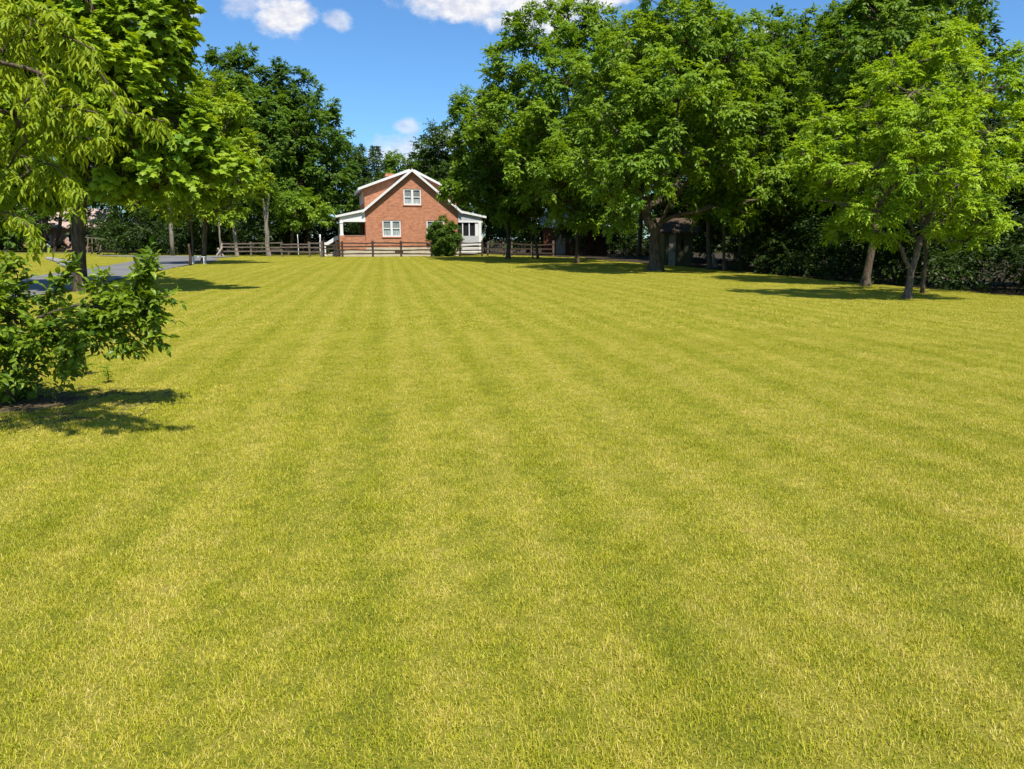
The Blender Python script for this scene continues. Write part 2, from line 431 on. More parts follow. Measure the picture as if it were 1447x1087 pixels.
lg = obj('lawn_grass', gm); gm.materials.append(M['grass'])
tag(lg, 'short sunlit mown lawn grass, yellow green with pale mowing stripes', 'grass', kind='stuff')
ng = bpy.data.node_groups.new('turf_scatter', 'GeometryNodeTree')
ng.interface.new_socket('Geometry', in_out='INPUT', socket_type='NodeSocketGeometry'); ng.interface.new_socket('Geometry', in_out='OUTPUT', socket_type='NodeSocketGeometry')
gi = ng.nodes.new('NodeGroupInput'); go = ng.nodes.new('NodeGroupOutput'); jn = ng.nodes.new('GeometryNodeJoinGeometry')
def attr(nm, typ):
    n = ng.nodes.new('GeometryNodeInputNamedAttribute'); n.data_type = typ; n.inputs['Name'].default_value = nm
    return n.outputs['Attribute']
rot_, scl_, var_ = attr('rot', 'FLOAT_VECTOR'), attr('scl', 'FLOAT_VECTOR'), attr('variant', 'INT')
e2r = ng.nodes.new('FunctionNodeEulerToRotation'); ng.links.new(rot_, e2r.inputs[0])
for q, po in enumerate(patches):
    oi = ng.nodes.new('GeometryNodeObjectInfo'); oi.inputs['Object'].default_value = po; oi.inputs['As Instance'].default_value = False
    cmp_ = ng.nodes.new('FunctionNodeCompare'); cmp_.data_type = 'INT'; cmp_.operation = 'EQUAL'
    ii = [s for s in cmp_.inputs if s.type == 'INT']; ng.links.new(var_, ii[0]); ii[1].default_value = q
    ip = ng.nodes.new('GeometryNodeInstanceOnPoints')
    ng.links.new(gi.outputs[0], ip.inputs['Points']); ng.links.new(cmp_.outputs['Result'], ip.inputs['Selection'])
    ng.links.new(oi.outputs['Geometry'], ip.inputs['Instance']); ng.links.new(e2r.outputs[0], ip.inputs['Rotation']); ng.links.new(scl_, ip.inputs['Scale'])
    ng.links.new(ip.outputs[0], jn.inputs[0])
ng.links.new(jn.outputs[0], go.inputs[0])
lg.modifiers.new('turf', 'NODES').node_group = ng

# ----------------------------------------------------------------- foliage
def nrm(a): return a/np.maximum(np.linalg.norm(a, axis=-1, keepdims=True), 1e-9)
T_DIAMOND = (np.array([(0,0,0),(.5,.42,.10),(0,1,-.06),(-.5,.42,.10)]), [np.array([[0,1,2,3]])])
_ys = [0,.3,.65,1.0]; _ws = [.0,.5,.42,0]
T_LANCE = (np.array([(0,0,0),(0,.3,-.02),(0,.65,-.10),(0,1,-.30),(.5,.30,.10),(.42,.65,.02),(-.5,.30,.10),(-.42,.65,.02)]),
           [np.array([[0,4,1],[0,1,6],[2,5,3],[2,3,7]]), np.array([[1,4,5,2],[1,2,7,6]])])
_m = [(0,0),(.18,.05),(.52,.10),(.34,.30),(.62,.55),(.30,.58),(.0,1.0)]
_out = _m+[(-x, y) for x, y in _m[-2:0:-1]]
T_MAPLE = (np.array([(0,.38,.06)]+[(x, y, -.12*abs(x)-.10*(y-.4)**2) for x, y in _out]),
           [np.array([[0, 1+i, 1+(i+1)%len(_out)] for i in range(len(_out))])])
def leaf_mesh(name, pos, ld, nm, size, wid, tmpl, mat, var):
    ld = nrm(ld); wv = nrm(np.cross(ld, nm)); nn = np.cross(wv, ld)
    tv, tf = tmpl; k = len(tv); n = len(pos)
    V = pos[:, None]+size[:, None, None]*(tv[None, :, 0, None]*wid*wv[:, None]+tv[None, :, 1, None]*ld[:, None]+tv[None, :, 2, None]*nn[:, None])
    F = []
    for f in tf: F.append((f[None]+(np.arange(n)*k)[:, None, None]).reshape(-1, f.shape[1]))
    return mesh_np(name, V.reshape(-1, 3), F, mat, np.repeat(var, k))
def spray_leaves(r, pos, d, L, K, leaf, droop=.25, up=1.0, outw=.5, rnd=.6, out=None, hang=.2, svar=None, paired=False):
    """K leaves along each of the sprays"""
    n = len(pos); d = nrm(d)
    side = nrm(np.cross(d, np.array([0, 0, 1.0])+.01))
    P_, D_, N_, S_, A_ = [], [], [], [], []
    for k in range(K):
        last = k == K-1
        t = (k+1)/K if not paired else (k//2+1)/(K/2)
        sgn = (1 if k % 2 else -1) * (0 if last else 1)
        p = pos+d*(L*t)[:, None]; p[:, 2] -= droop*L*t*t
        dd = d.copy(); dd[:, 2] -= 2*droop*t*.8
        ldir = nrm(dd)*(.55+.45*last)+side*sgn*.9+r.normal(0, .25, (n, 3)); ldir[:, 2] -= hang
        nm = np.array([0, 0, 1.0])*up+(out if out is not None else d)*outw+r.normal(0, rnd, (n, 3))
        P_.append(p); D_.append(ldir); N_.append(nm); S_.append(leaf*r.uniform(.7, 1.25, n))
        A_.append(np.clip((svar if svar is not None else .5)+r.normal(0, .18, n), 0, 1))
    return np.concatenate(P_), np.concatenate(D_), np.concatenate(N_), np.concatenate(S_), np.concatenate(A_)
class Skel:
    def __init__(s, p): s.p = [np.array(p, float)]; s.par = [-1]; s.tip = {}
    def path(s, a, to, n, r, wob=.08, lift=.0):
        p0 = s.p[a]; to = np.array(to, float); L = np.linalg.norm(to-p0); i0 = a
        for q in range(1, n+1):
            t = q/n; p = p0+(to-p0)*t+np.array([0, 0, lift*L*t*(1-t)*2])
            if q < n: p = p+r.normal(0, wob*L/n, 3)
            s.p.append(p); s.par.append(i0); i0 = len(s.p)-1
        return i0
    def build(s, mb, R, rtip, e=2.0, flare=1.7, flare_h=.5, sides=10, thick=.06, groove=0.0):
        n = len(s.p); ch = [[] for _ in range(n)]
        for q in range(1, n): ch[s.par[q]].append(q)
        acc = [0.0]*n
        for q in range(n-1, -1, -1):
            if not ch[q]: acc[q] = (rtip*.5)**e
            else: acc[q] = sum(acc[c] for c in ch[q])
        r = [a**(1/e) for a in acc]; r0 = r[0]
        rr = [rtip*.5+(x-rtip*.5)*(R-rtip*.5)/max(1e-6, r0-rtip*.5) for x in r]
        z0 = s.p[0][2]
        def radius(q):
            h = s.p[q][2]-z0
            return rr[q]*(1+(flare-1)*math.exp(-max(0, h)/flare_h*2.2)) if (q in s.main) else rr[q]
        # the main stem: for root flare
        s.main = set(); q = 0
        while True:
            s.main.add(q)
            if not ch[q]: break
            q = max(ch[q], key=lambda c: rr[c])
        stack = [(0, None)]
        while stack:
            q, st = stack.pop(); pts = []; rad = []
            if st is not None: pts.append(s.p[st]); rad.append(min(rr[st]*.9, rr[q]*1.25))
            while True:
                pts.append(s.p[q]); rad.append(radius(q))
                if not ch[q]: break
                m_ = max(ch[q], key=lambda c: rr[c])
                for c in ch[q]:
                    if c != m_: stack.append((c, q))
                q = m_
            if len(pts) > 1: mb.tube(pts, rad, sides if max(rad) > thick else 4, cap=False)
def branch_tree(r, base, trunk, lobes, limbs=None, wob=.1):
    """grow limbs from the trunk to every leaf mass; returns the skeleton and the node of every mass"""
    sk = Skel(base); a = 0
    for p in trunk: a = sk.path(a, p, max(2, int(np.linalg.norm(np.array(p)-sk.p[a])/.45)), r, .03)
    fork = a; top = sk.p[fork]
    if limbs is None:
        cs = np.array([c for c, _ in lobes]); ctr = cs.mean(0); rad = np.linalg.norm((cs-ctr)[:, :2], axis=1).max(); zt = cs[:, 2].max()
        limbs = []; a0 = r.uniform(0, 6.28)
        for q in range(5):
            an = a0+q*2*PI/5+r.uniform(-.3, .3); f_ = r.uniform(.35, .6); dx = np.array([math.cos(an), math.sin(an), 0])*rad*f_
            h = (zt-top[2])*r.uniform(.5, .75); cen = np.array([(ctr-top)[0], (ctr-top)[1], 0])
            limbs.append([top+dx*.35+cen*.25+np.array([0, 0, h*.5]), top+dx+cen*.7+np.array([0, 0, h])])
        limbs.append([top+cen*.4+np.array([0, 0, (zt-top[2])*.5]), top+cen*.8+np.array([0, 0, (zt-top[2])*.88])])
    for lb in limbs:
        a = min(range(max(1, fork-1), len(sk.p)), key=lambda i: np.linalg.norm(sk.p[i]-lb[0])+(0 if i > fork else .3*(fork-i))) if len(lb) and np.linalg.norm(lb[0]-top) > .01 else fork
        if np.linalg.norm(sk.p[a]-top) > 0 and np.linalg.norm(lb[0]-sk.p[a]) > .6*np.linalg.norm(lb[0]-top): a = fork
        for p in lb: a = sk.path(a, p, max(2, int(np.linalg.norm(p-sk.p[a])/.6)), r, .10)
    order = sorted(range(len(lobes)), key=lambda q: np.linalg.norm(lobes[q][0]-top))
    ends = {}
    for q in order:
        c = lobes[q][0]; best = None
        for i in range(fork, len(sk.p)):
            d = c-sk.p[i]; dist = np.linalg.norm(d); pen = dist+.5*max(0, .25*dist-d[2])+(2.0 if i == fork else 0)+.12*np.linalg.norm(sk.p[i]-top)
            if best is None or pen < best[0]: best = (pen, i, dist)
        ends[q] = sk.path(best[1], c, max(2, int(best[2]/.6)), r, wob, .14)
    return sk, ends
def lobe_sprays(r, lobes, rs, cover, nsp, Ls, flat=1.0, down=-.55, core=.25):
    pos, d, L, out, var, subs = [], [], [], [], [], []
    for q, (c, rad) in enumerate(lobes):
        n = max(4, int(4*rad*rad/(rs*rs)*cover))
        v = nrm(r.normal(0, 1, (n*3, 3))); v = v[v[:, 2] > down+r.uniform(-.3, .3, len(v))][:n]
        rr = rad*np.where(r.random(len(v)) < core, r.uniform(.15, .7, len(v)), r.uniform(.72, 1.08, len(v)))
        sc = c+v*rr[:, None]*np.array([1, 1, flat]); lv = r.normal(.5, .14)
        for k in range(len(sc)):
            subs.append((q, sc[k]))
        m_ = len(sc); idx = np.repeat(np.arange(m_), nsp)
        vv = v[idx]; dd = nrm(vv*.75+r.normal(0, .62, (m_*nsp, 3))+np.array([0, 0, .12]))
        pos.append(sc[idx]+dd*r.uniform(0, .6, (m_*nsp, 1))*rs*np.array([1,1,.75])+r.normal(0, rs*.12, (m_*nsp, 3)))
        d.append(dd); L.append(Ls*r.uniform(.6, 1.3, m_*nsp)); out.append(vv)
        var.append(np.clip(lv+np.repeat(r.normal(0, .13, m_), nsp), 0, 1))
    return np.concatenate(pos), np.concatenate(d), np.concatenate(L), np.concatenate(out), np.concatenate(var), subs
def tree_px(name, label, cat, Y, base_px, lobes_px, R, leafmat, bark, trunk_px=(), rs=.5, cover=.55, nsp=12, Ls=.5, K=7, leaf=.2, wid=.42, droop=.25, hang=.25,
            tmpl=T_DIAMOND, seed=1, up=1.0, rnd=.55, twigs=True, group=None, flare=1.7, flare_h=.5, second=None, down=-.55, core=.25, outw=.8, extra=None, rtip=.03, sides=10, limbs_px=None):
    r = np.random.default_rng(seed)
    bx = P(base_px, 400, Y)[0]; base = np.array([bx, Y, float(gz(bx, Y))-.03])
    root = thing(name, label, cat, tuple(base), 0, group)
    lobes = []
    for L_ in lobes_px:
        px, py, dY, rp = L_[:4]; p = np.array(P(px, py, Y+dY)); lobes.append((p-base, rp*depth(Y+dY, p[2])/FPX))
    tr = [np.array(P(px, py, Y+(dy[0] if dy else 0)))-base for px, py, *dy in trunk_px]
    lm = None if limbs_px is None else [[np.array(P(q[0], q[1], Y+(q[2] if len(q) > 2 else 0)))-base for q in lb] for lb in limbs_px]
    sk, ends = branch_tree(r, (0, 0, 0), tr, lobes, lm)
    pos, d, L, out, var, subs = lobe_sprays(r, lobes, rs, cover, int(nsp*1.7), Ls*.66, down=down, core=core)
    if twigs:
        for q, p in subs:
            if p[2] > .4: sk.path(ends[q], p, 2, r, .12)
    mb = MB(); sk.build(mb, R, rtip, flare=flare, flare_h=flare_h, sides=sides)
    if second:
        b2, pts2, R2 = second
        x2 = P(b2, 400, Y)[0]-base[0]; s2 = Skel((x2, .15, 0)); a = 0
        for px, py in pts2:
            a = s2.path(a, np.array(P(px, py, Y+.1))-base, 3, r, .04)
        # the second stem carries some of the masses too
        s2.build(mb, R2, R2*1.2, flare=1.4, sides=8)
    mb.build('trunk', bark, root, smooth=True)
    if extra is not None:
        e_ = extra(r, base); pos = np.concatenate([pos, e_[0]]); d = np.concatenate([d, e_[1]]); L = np.concatenate([L, e_[2]]); out = np.concatenate([out, e_[3]]); var = np.concatenate([var, e_[4]])
    p_, d_, n_, s_, a_ = spray_leaves(r, pos, d, L, K, leaf*.98, droop, up, outw, rnd, out, hang, var)
    obj('crown', leaf_mesh('crown', p_, d_, n_, s_, wid*1.15, tmpl, leafmat, a_), root)
    return root

# --- the large spreading tree right of the middle
tree_px('walnut_tree', 'largest spreading green tree, stout forked grey trunk with flared roots at the lawn edge', 'tree', 38.6, 925, [
    (835,235,-1,45),(803,222,1,34),(868,268,-2.5,36),(905,225,-4,52),(960,215,-4,50),(1010,240,-3,48),(1060,250,-1,46),(1100,280,0,36),(1040,296,-1,28),(848,288,0,22),
    (850,170,0,50),(900,150,-3,54),(960,140,-4,58),(1020,160,-3,54),(1075,190,-1,48),(1108,228,1,36),(985,300,-1,22),(876,312,-.5,14),(925,262,-5,30),
    (860,110,2,48),(910,80,-1,54),(970,60,-1,58),(1030,85,0,54),(1075,120,1,42),(900,38,2,38),(950,18,1,38),(1005,22,1,38),(1045,48,2,34),(1095,150,2,34),(930,180,3,55),(1000,200,3,55),(1040,130,4,50),(960,100,4,60)],
    .265, M['leaf_walnut'], M['bark_grey'], limbs_px=[[(912,298),(896,262),(880,195,-1)],[(918,290),(908,235,-1),(905,140,-2)],[(931,285,.5),(938,230,1),(958,120,1)],[(942,296),(968,262,-1),(1005,200,-2)],[(938,290,1),(972,225,2),(1050,120,2)],[(905,300,-.5),(868,280,-1),(835,245,-1)]], trunk_px=((925,352),(926,326)), rs=.55, cover=.62, nsp=14, Ls=.55, K=8, leaf=.21, wid=.4, droop=.3, seed=3, flare=2.0, flare_h=.75, sides=14, down=-.45)
tree_px('background_tree', 'tall broad green tree on thin trunk, left of and behind the largest spreading tree', 'tree', 50, 815, [
    (760,65,0,45),(720,105,0,33),(790,50,2,40),(830,45,2,40),(738,150,-1,48),(800,120,-2,55),(706,92,1,18),(850,90,1,45),(702,172,0,36),(780,190,-3,50),(740,225,-3,42),(820,200,-2,45),
    (800,258,-2,40),(762,282,-1,32),(840,270,0,35),(820,308,0,22),(860,150,3,50),(850,220,3,50),(795,285,2,40),(730,60,1,20),(860,300,2,30)],
    .12, M['leaf_walnut'], M['bark_brown'], trunk_px=((816,335),(812,300)), rs=.62, cover=.62, nsp=13, Ls=.6, K=7, leaf=.25, seed=4, down=-.45)
tree_px('background_tree', 'dark green tree whose branches overhang the right roof of the brick house', 'tree', 57, 718, [
    (674,165,0,33),(657,202,0,26),(692,140,1,24),(682,215,-1,38),(655,238,0,22),(670,262,-1,29),(702,250,-2,34),(643,268,-2,10),(652,284,-3,8),(696,292,-1,24),(720,300,0,26),(657,150,0,14),(700,190,1,36),(640,256,-1,8),(715,215,2,40),(730,265,2,40),(632,270,-2,5)],
    .15, M['leaf_mid'], M['bark_brown'], trunk_px=((719,340),(717,310)), rs=.6, cover=.6, nsp=12, Ls=.6, K=7, leaf=.27, seed=5)
tree_px('small_tree', 'small light green tree with two crooked stems by the dark fence end', 'tree', 57.5, 760, [
    (745,215,0,33),(722,235,-1,28),(770,240,0,28),(702,268,0,22),(735,268,-2,28),(765,283,-1,26),(722,302,0,18),(780,305,0,17),(745,308,-1,17),(735,188,1,18),(752,250,1,30),(700,245,1,16)],
    .10, M['leaf_walnut'], M['bark_tan'], trunk_px=((757,340),(754,315)), rs=.5, cover=.62, nsp=13, Ls=.55, K=7, leaf=.24, seed=6, second=(753,((752,340),(745,318),(741,295)),.08), flare=1.3)
tree_px('background_tree', 'dark tree right of the pale shed, its crown filling the gap beside the largest tree', 'tree', 42, 1002, [
    (1092,85,0,40),(1130,62,1,36),(1120,110,0,42),(1150,150,0,48),(1112,190,-1,44),(1160,210,0,45),(1122,250,0,44),(1080,290,0,38),(1140,290,0,40),(1040,300,0,32),(1150,325,1,34),(1005,270,2,34),(1118,40,1,18),(1060,240,3,50),(1170,265,2,45),(1100,325,1,25),(1062,320,1,20),(1185,315,2,36)],
    .13, M['leaf_mid'], M['bark_grey'], trunk_px=((1001,330),(1003,295)), rs=.55, cover=.6, nsp=13, Ls=.55, K=7, leaf=.22, seed=7)
tree_px('background_tree', 'tallest dark tree behind the bright young tree, leaning trunk with flared base', 'tree', 27.2, 1223, [
    (1280,-40,1,70),(1220,15,1,48),(1340,-5,1,48),(1352,55,1,38),(1260,40,0,58),(1203,80,0,46),(1300,90,0,58),(1182,140,0,46),(1240,140,-.3,52),(1330,125,0,46),(1190,200,0,48),(1358,108,1,28),
    (1260,210,.3,52),(1320,220,1,48),(1172,258,0,40),(1230,275,.5,42),(1165,68,1,30),(1195,45,1,26),(1350,180,1.2,44),(1290,290,1.5,45),(1195,315,1,30)],
    .125, M['leaf_mid'], M['bark_tan'], trunk_px=((1228,372),(1233,345),(1238,310)), rs=.42, cover=.62, nsp=13, Ls=.42, K=7, leaf=.16, seed=8, flare=1.9, flare_h=.5)
tree_px('young_tree', 'bright yellow green young tree with forked grey trunk standing out on the open lawn', 'tree', 20.6, 1284, [
    (1337,78,0,30),(1298,88,0,26),(1255,110,0,28),(1225,150,.3,26),(1290,130,-.6,40),(1345,120,-.3,40),(1390,130,0,36),(1425,106,.3,24),(1165,165,.3,24),(1195,190,0,33),(1240,175,-.6,38),(1290,185,-1.2,43),
    (1345,180,-.9,43),(1395,190,-.3,40),(1425,195,.2,22),(1150,225,.2,22),(1190,235,-.4,36),(1235,240,-1,40),(1285,245,-1.3,40),(1335,250,-1,40),(1385,250,-.5,40),(1418,255,0,22),(1155,285,.2,22),(1190,290,-.3,32),
    (1235,298,-.7,34),(1345,308,-.6,32),(1385,310,-.2,32),(1410,330,.2,18),(1212,322,0,18),(1368,340,0,16),(1250,330,-.2,18),(1300,220,1.2,45),(1350,230,1.2,45),(1240,210,1.1,40),(1330,300,1.0,34),(1185,330,.1,12),(1340,52,0,14),(1432,85,.2,12),(1133,217,.2,10)],
    .092, M['leaf_young'], M['bark_light'], limbs_px=[[(1279,368),(1270,345),(1261,308)],[(1297,352),(1307,325),(1318,290),(1332,230,.3),(1340,130,.2)],[(1303,335),(1302,290,.3),(1292,210,.4),(1290,140,.3)],[(1320,290),(1348,266),(1385,235)],[(1300,345,.2),(1285,305,.4),(1235,255,.4),(1185,225,.3)]], trunk_px=((1286,398),(1288,382)), rs=.30, cover=.6, nsp=10, Ls=.34, K=9, leaf=.115, wid=.36, droop=.28, hang=.2, seed=9, flare=1.9, flare_h=.3, rtip=.02, outw=.7,
    second=None)
tree_px('slim_tree', 'slim dark trunked tree close behind the bright young tree', 'tree', 22.9, 1305, [(1300,270,1,40),(1335,250,1.2,40),(1270,260,1.3,36),(1320,310,.8,26),(1360,290,1.2,34)],
    .055, M['leaf_dark'], M['bark_brown'], trunk_px=((1307,380),(1309,340)), rs=.4, cover=.5, nsp=10, Ls=.35, K=7, leaf=.14, seed=10, flare=1.5, flare_h=.2)
tree_px('background_tree', 'dark green tree filling the far right edge beyond the bright young tree', 'tree', 29, 1452, [
    (1440,178,0,34),(1478,172,1,38),(1420,210,.5,38),(1460,220,-.5,45),(1430,270,0,38),(1470,280,0,45),(1420,320,.4,32),(1455,340,0,35),(1510,200,1,60),(1510,300,1,55),(1395,290,1,30),(1395,345,1,24)],
    .16, M['leaf_mid'], M['bark_brown'], trunk_px=((1453,380),(1455,330)), rs=.45, cover=.6, nsp=12, Ls=.45, K=7, leaf=.18, seed=12)
# --- left side
tree_px('maple_tree', 'broad yellow green maple with a thick dark straight trunk between the shrub and the driveway', 'tree', 22.6, 113, [
    (60,-40,0,90),(178,-35,0,72),(130,20,-1,80),(203,48,-1,50),(60,70,0,80),(150,100,-1.5,75),(218,108,-.5,46),(90,160,-1,75),(178,170,-1.5,62),(248,172,-.5,42),(292,203,0,32),(120,228,-1,58),(200,233,-1,48),(258,233,-.3,42),
    (308,233,0,22),(60,240,0,55),(160,268,0,32),(20,180,0,80),(-40,100,0,90),(-60,220,0,75),(60,280,.5,30),(226,266,.3,22),(275,250,.5,22),(100,40,2.5,90),(140,150,2.5,90),(60,190,2.5,80),(200,200,2,60),(240,60,0,20),(-90,20,0,90),(335,240,0,10),(252,20,0,14)],
    .19, M['leaf_maple'], M['bark_brown'], trunk_px=((112,372),(110,330),(112,292)), rs=.42, cover=.6, nsp=11, Ls=.42, K=6, leaf=.19, wid=.95, droop=.25, hang=.4, tmpl=T_MAPLE, seed=13, up=1.1, flare=1.5, flare_h=.5, rnd=.45, sides=14)
tree_px('lime_tree', 'yellow green tree with two brown stems beside the bend of the driveway', 'tree', 46.3, 289, [
    (298,142,0,32),(330,167,0,32),(280,175,0,38),(320,207,-1,38),(348,217,0,24),(353,250,0,19),(300,245,-1.5,38),(335,263,-1,32),(260,260,-1,38),(226,280,-1,26),(208,290,0,18),(270,293,-1.5,28),(310,298,-1,26),(343,288,0,21),(240,306,0,16),(286,122,1,18),(250,220,0,38),(300,200,2,45),(290,270,2,38),(322,142,0,16)],
    .14, M['leaf_lime'], M['bark_tan'], trunk_px=((289,350),(290,325),(291,305)), rs=.5, cover=.6, nsp=13, Ls=.5, K=7, leaf=.2, seed=14, second=(274,((272,345),(270,318),(264,295)),.11), flare=1.4)
tree_px('tall_tree', 'tall dark green tree with knobbly top, highest of the trees left of the brick house', 'tree', 78, 352, [
    (325,90,0,24),(312,125,0,32),(346,112,0,24),(340,150,-1,38),(368,170,-2,38),(330,200,-1,40),(350,240,-1,42),(372,210,-3,36),(320,160,2,40),(352,275,0,34),(345,78,0,12),(300,150,0,24),(385,260,-1,30)],
    .3, M['leaf_dark'], M['bark_brown'], trunk_px=((352,340),(352,300)), rs=.8, cover=.85, nsp=12, Ls=.75, K=7, leaf=.33, seed=15)
tree_px('tall_tree', 'wide dark green tree right behind the fence, sloping down towards the brick house', 'tree', 79, 436, [
    (402,112,0,21),(384,128,0,18),(422,142,0,33),(445,160,0,27),(466,190,0,27),(430,200,-2,43),(392,190,-2,40),(480,225,0,21),(455,245,-2,33),(486,262,0,17),(420,262,-2,38),(462,288,-1,26),(490,296,0,15),(385,160,0,30),(410,225,1,45),(440,280,1,38),(400,300,1,30),(496,240,0,9)],
    .3, M['leaf_dark'], M['bark_brown'], trunk_px=((436,340),(436,300)), rs=.8, cover=.85, nsp=12, Ls=.75, K=7, leaf=.33, seed=16)
tree_px('small_tree', 'low spreading green tree right behind the grey rail fence', 'tree', 72.5, 411, [
    (420,298,0,22),(397,305,0,17),(448,300,0,17),(430,283,0,17),(406,290,-.5,17),(462,312,0,10),(435,315,-.5,13),(412,318,-.5,10),(385,300,0,9)],
    .14, M['leaf_walnut'], M['bark_brown'], trunk_px=((412,345),(414,328)), rs=.55, cover=.65, nsp=13, Ls=.55, K=7, leaf=.25, seed=17)

# --- conifers beyond the house
def conifer(name, label, px, Y, top_py, halfw, seed):
    r = np.random.default_rng(seed); x = P(px, 330, Y)[0]; H = P(px, top_py, Y)[2]
    root = thing(name, label, 'tree', (x, Y, -.02))
    mb = MB(); mb.tube([(0,0,0),(0,0,H*.5),(.05,0,H*.99)], [.2,.12,.015], 7); pos, d, L = [], [], []
    z = 1.5
    while z < H:
        f = (H-z)/H; n = int(9+8*f); a0 = r.uniform(0, 6.28)
        for q in range(n):
            a = a0+2*PI*q/n+r.normal(0, .2); ln = halfw*(f**.8)*r.uniform(.7, 1.1)+.12
            dr = np.array([math.cos(a), math.sin(a), .12])
            for t in np.linspace(.15, 1, max(3, int(ln/.28))):
                pos.append(dr*ln*t*[1,1,0]+np.array([0,0,z+.12*ln*t-.35*ln*t*t])); d.append(dr+r.normal(0, .35, 3)); L.append(.45)
            mb.tube([(0,0,z),tuple(dr*ln*[1,1,0]+np.array([0,0,z-.2*ln]))], [.03,.01], 3)
        z += .42
    pos = np.array(pos); d = np.array(d); L = np.array(L)
    mb.build('trunk', M['bark_brown'], root, True)
    p_, d_, n_, s_, a_ = spray_leaves(r, pos, d, L, 7, .34, .3, 1.0, .2, .5, None, .1, np.clip(r.normal(.5, .2, len(pos)), 0, 1))
    obj('crown', leaf_mesh('crown', p_, d_, n_, s_, .3, T_DIAMOND, M['leaf_spruce'], a_), root)
conifer('spruce_tree', 'taller dark pointed spruce rising left of the brick chimney', 535, 104, 203, 3.0, 21)
conifer('spruce_tree', 'shorter dark spruce top just left of the tall pointed spruce', 517, 103, 222, 2.6, 22)

# --- trees of the woods: four kinds built once, then copied with all their parts
def wood_proto(seed, H, W, mat, leaf=.36, low=.2, nl=20):
    r = np.random.default_rng(seed)
    root = bpy.data.objects.new('woodland_tree', None); link(root)
    lobes = []
    for q in range(nl):
        t = (q+.5)/nl; z = H*(low+(1-low)*t*.9); wr = W*math.sin(PI*min(1, (t*.82+.16)))*r.uniform(.35, .85); a = q*2.4+r.uniform(-.5, .5)
        lobes.append((np.array([math.cos(a)*wr, math.sin(a)*wr, z]), r.uniform(1.25, 2.0)*W/4.5))
    lobes.append((np.array([0, 0, H*.93]), 1.3*W/4.5))
    sk, ends = branch_tree(r, (0, 0, 0), [np.array([.1, .05, H*.2]), np.array([.15, -.1, H*.42])], lobes)
    pos, d, L, out, var, subs = lobe_sprays(r, lobes, .9, .6, 17, .5, down=-.7)
    for q, p in subs: sk.path(ends[q], p, 2, r, .12)
    mb = MB(); sk.build(mb, .17, .03); tk = mb.build('trunk', M['bark_brown'], root, True)
    p_, d_, n_, s_, a_ = spray_leaves(r, pos, d, L, 6, leaf, .3, 1.0, .5, .55, out, .25, var)
    obj('crown', leaf_mesh('crown', p_, d_, n_, s_, .45, T_DIAMOND, mat, a_), root)
    return root
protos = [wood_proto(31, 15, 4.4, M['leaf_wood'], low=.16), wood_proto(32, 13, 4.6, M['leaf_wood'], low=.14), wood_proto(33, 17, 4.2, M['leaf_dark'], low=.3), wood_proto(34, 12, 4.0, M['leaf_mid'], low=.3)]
used = [0]*len(protos)
def wood(k, x, y, s, label, group):
    o = protos[k] if not used[k] else copy_tree(protos[k]); used[k] += 1
    o.location = (x, y, float(gz(x, y))-.03); o.rotation_euler = (0, 0, (k*1.3+used[k]*2.1) % 6.28); o.scale = (s, s, s*(.94+.05*((used[k]*7) % 4)))
    tag(o, label, 'tree', group)
    return o
rw = np.random.default_rng(77)
# far row seen above and beside the house roof
for (px, Y, top, k, lab) in [(562,112,228,3,'rounded tree top just right of the spruce, above the chimney'), (600,115,216,2,'pale green tree top straight above the roof ridge of the brick house'),
                       (628,110,226,3,'tree top above the right slope of the house roof'), (655,118,222,1,'far tree right of the roof, mostly behind the overhanging dark tree'),
                       (500,100,262,3,'low dark tree in the gap between the wide tree and the spruces'), (548,118,240,0,'far dark tree low behind the brick chimney')]:
    x, _, z = P(px, top, Y); H = (15, 13, 17, 12)[k]
    wood(k, x, Y, z/H*.98, lab, 'distant trees beyond the brick house')
L_R = 'dark woodland tree in the deep shade of the wood right of the lawn'
for x, y, s in [(6.5,70,1.0),(11,64,1.0),(14,58,1.0),(17,66,1.05),(15.5,50,.95),(19,56,1.0),(21,47,1.0),(18,42,.9),(22,40,.68),(17.6,36,.85),(20.5,30,.42),(23.5,26,.6),(26,45,.75),(2,76,1.0),(24,54,1.05),(10,78,1.1),(-3,84,.95),(-9,92,.95)]:
    wood(int(rw.integers(0, 3)), x+rw.uniform(-.5, .5), y+rw.uniform(-.8, .8), s*rw.uniform(.92, 1.08), L_R, 'trees of the wood right of the lawn')
L_L = 'dark woodland tree in the shaded row behind the driveway lane'
for x, y, s in [(-30,76,.85),(-35,78,.9),(-40,80,.95),(-42.5,87,.95),(-27,82,.9),(-33,86,1.0),(-66,92,.95),(-43,90,1.05),(-24.5,88,.9),(-19,92,.8),(-73,86,1.0)]:
    wood(int(rw.integers(0, 3)), x+rw.uniform(-.5, .5), y+rw.uniform(-.8, .8), s*rw.uniform(.92, 1.08), L_L, 'trees of the wood behind the driveway')

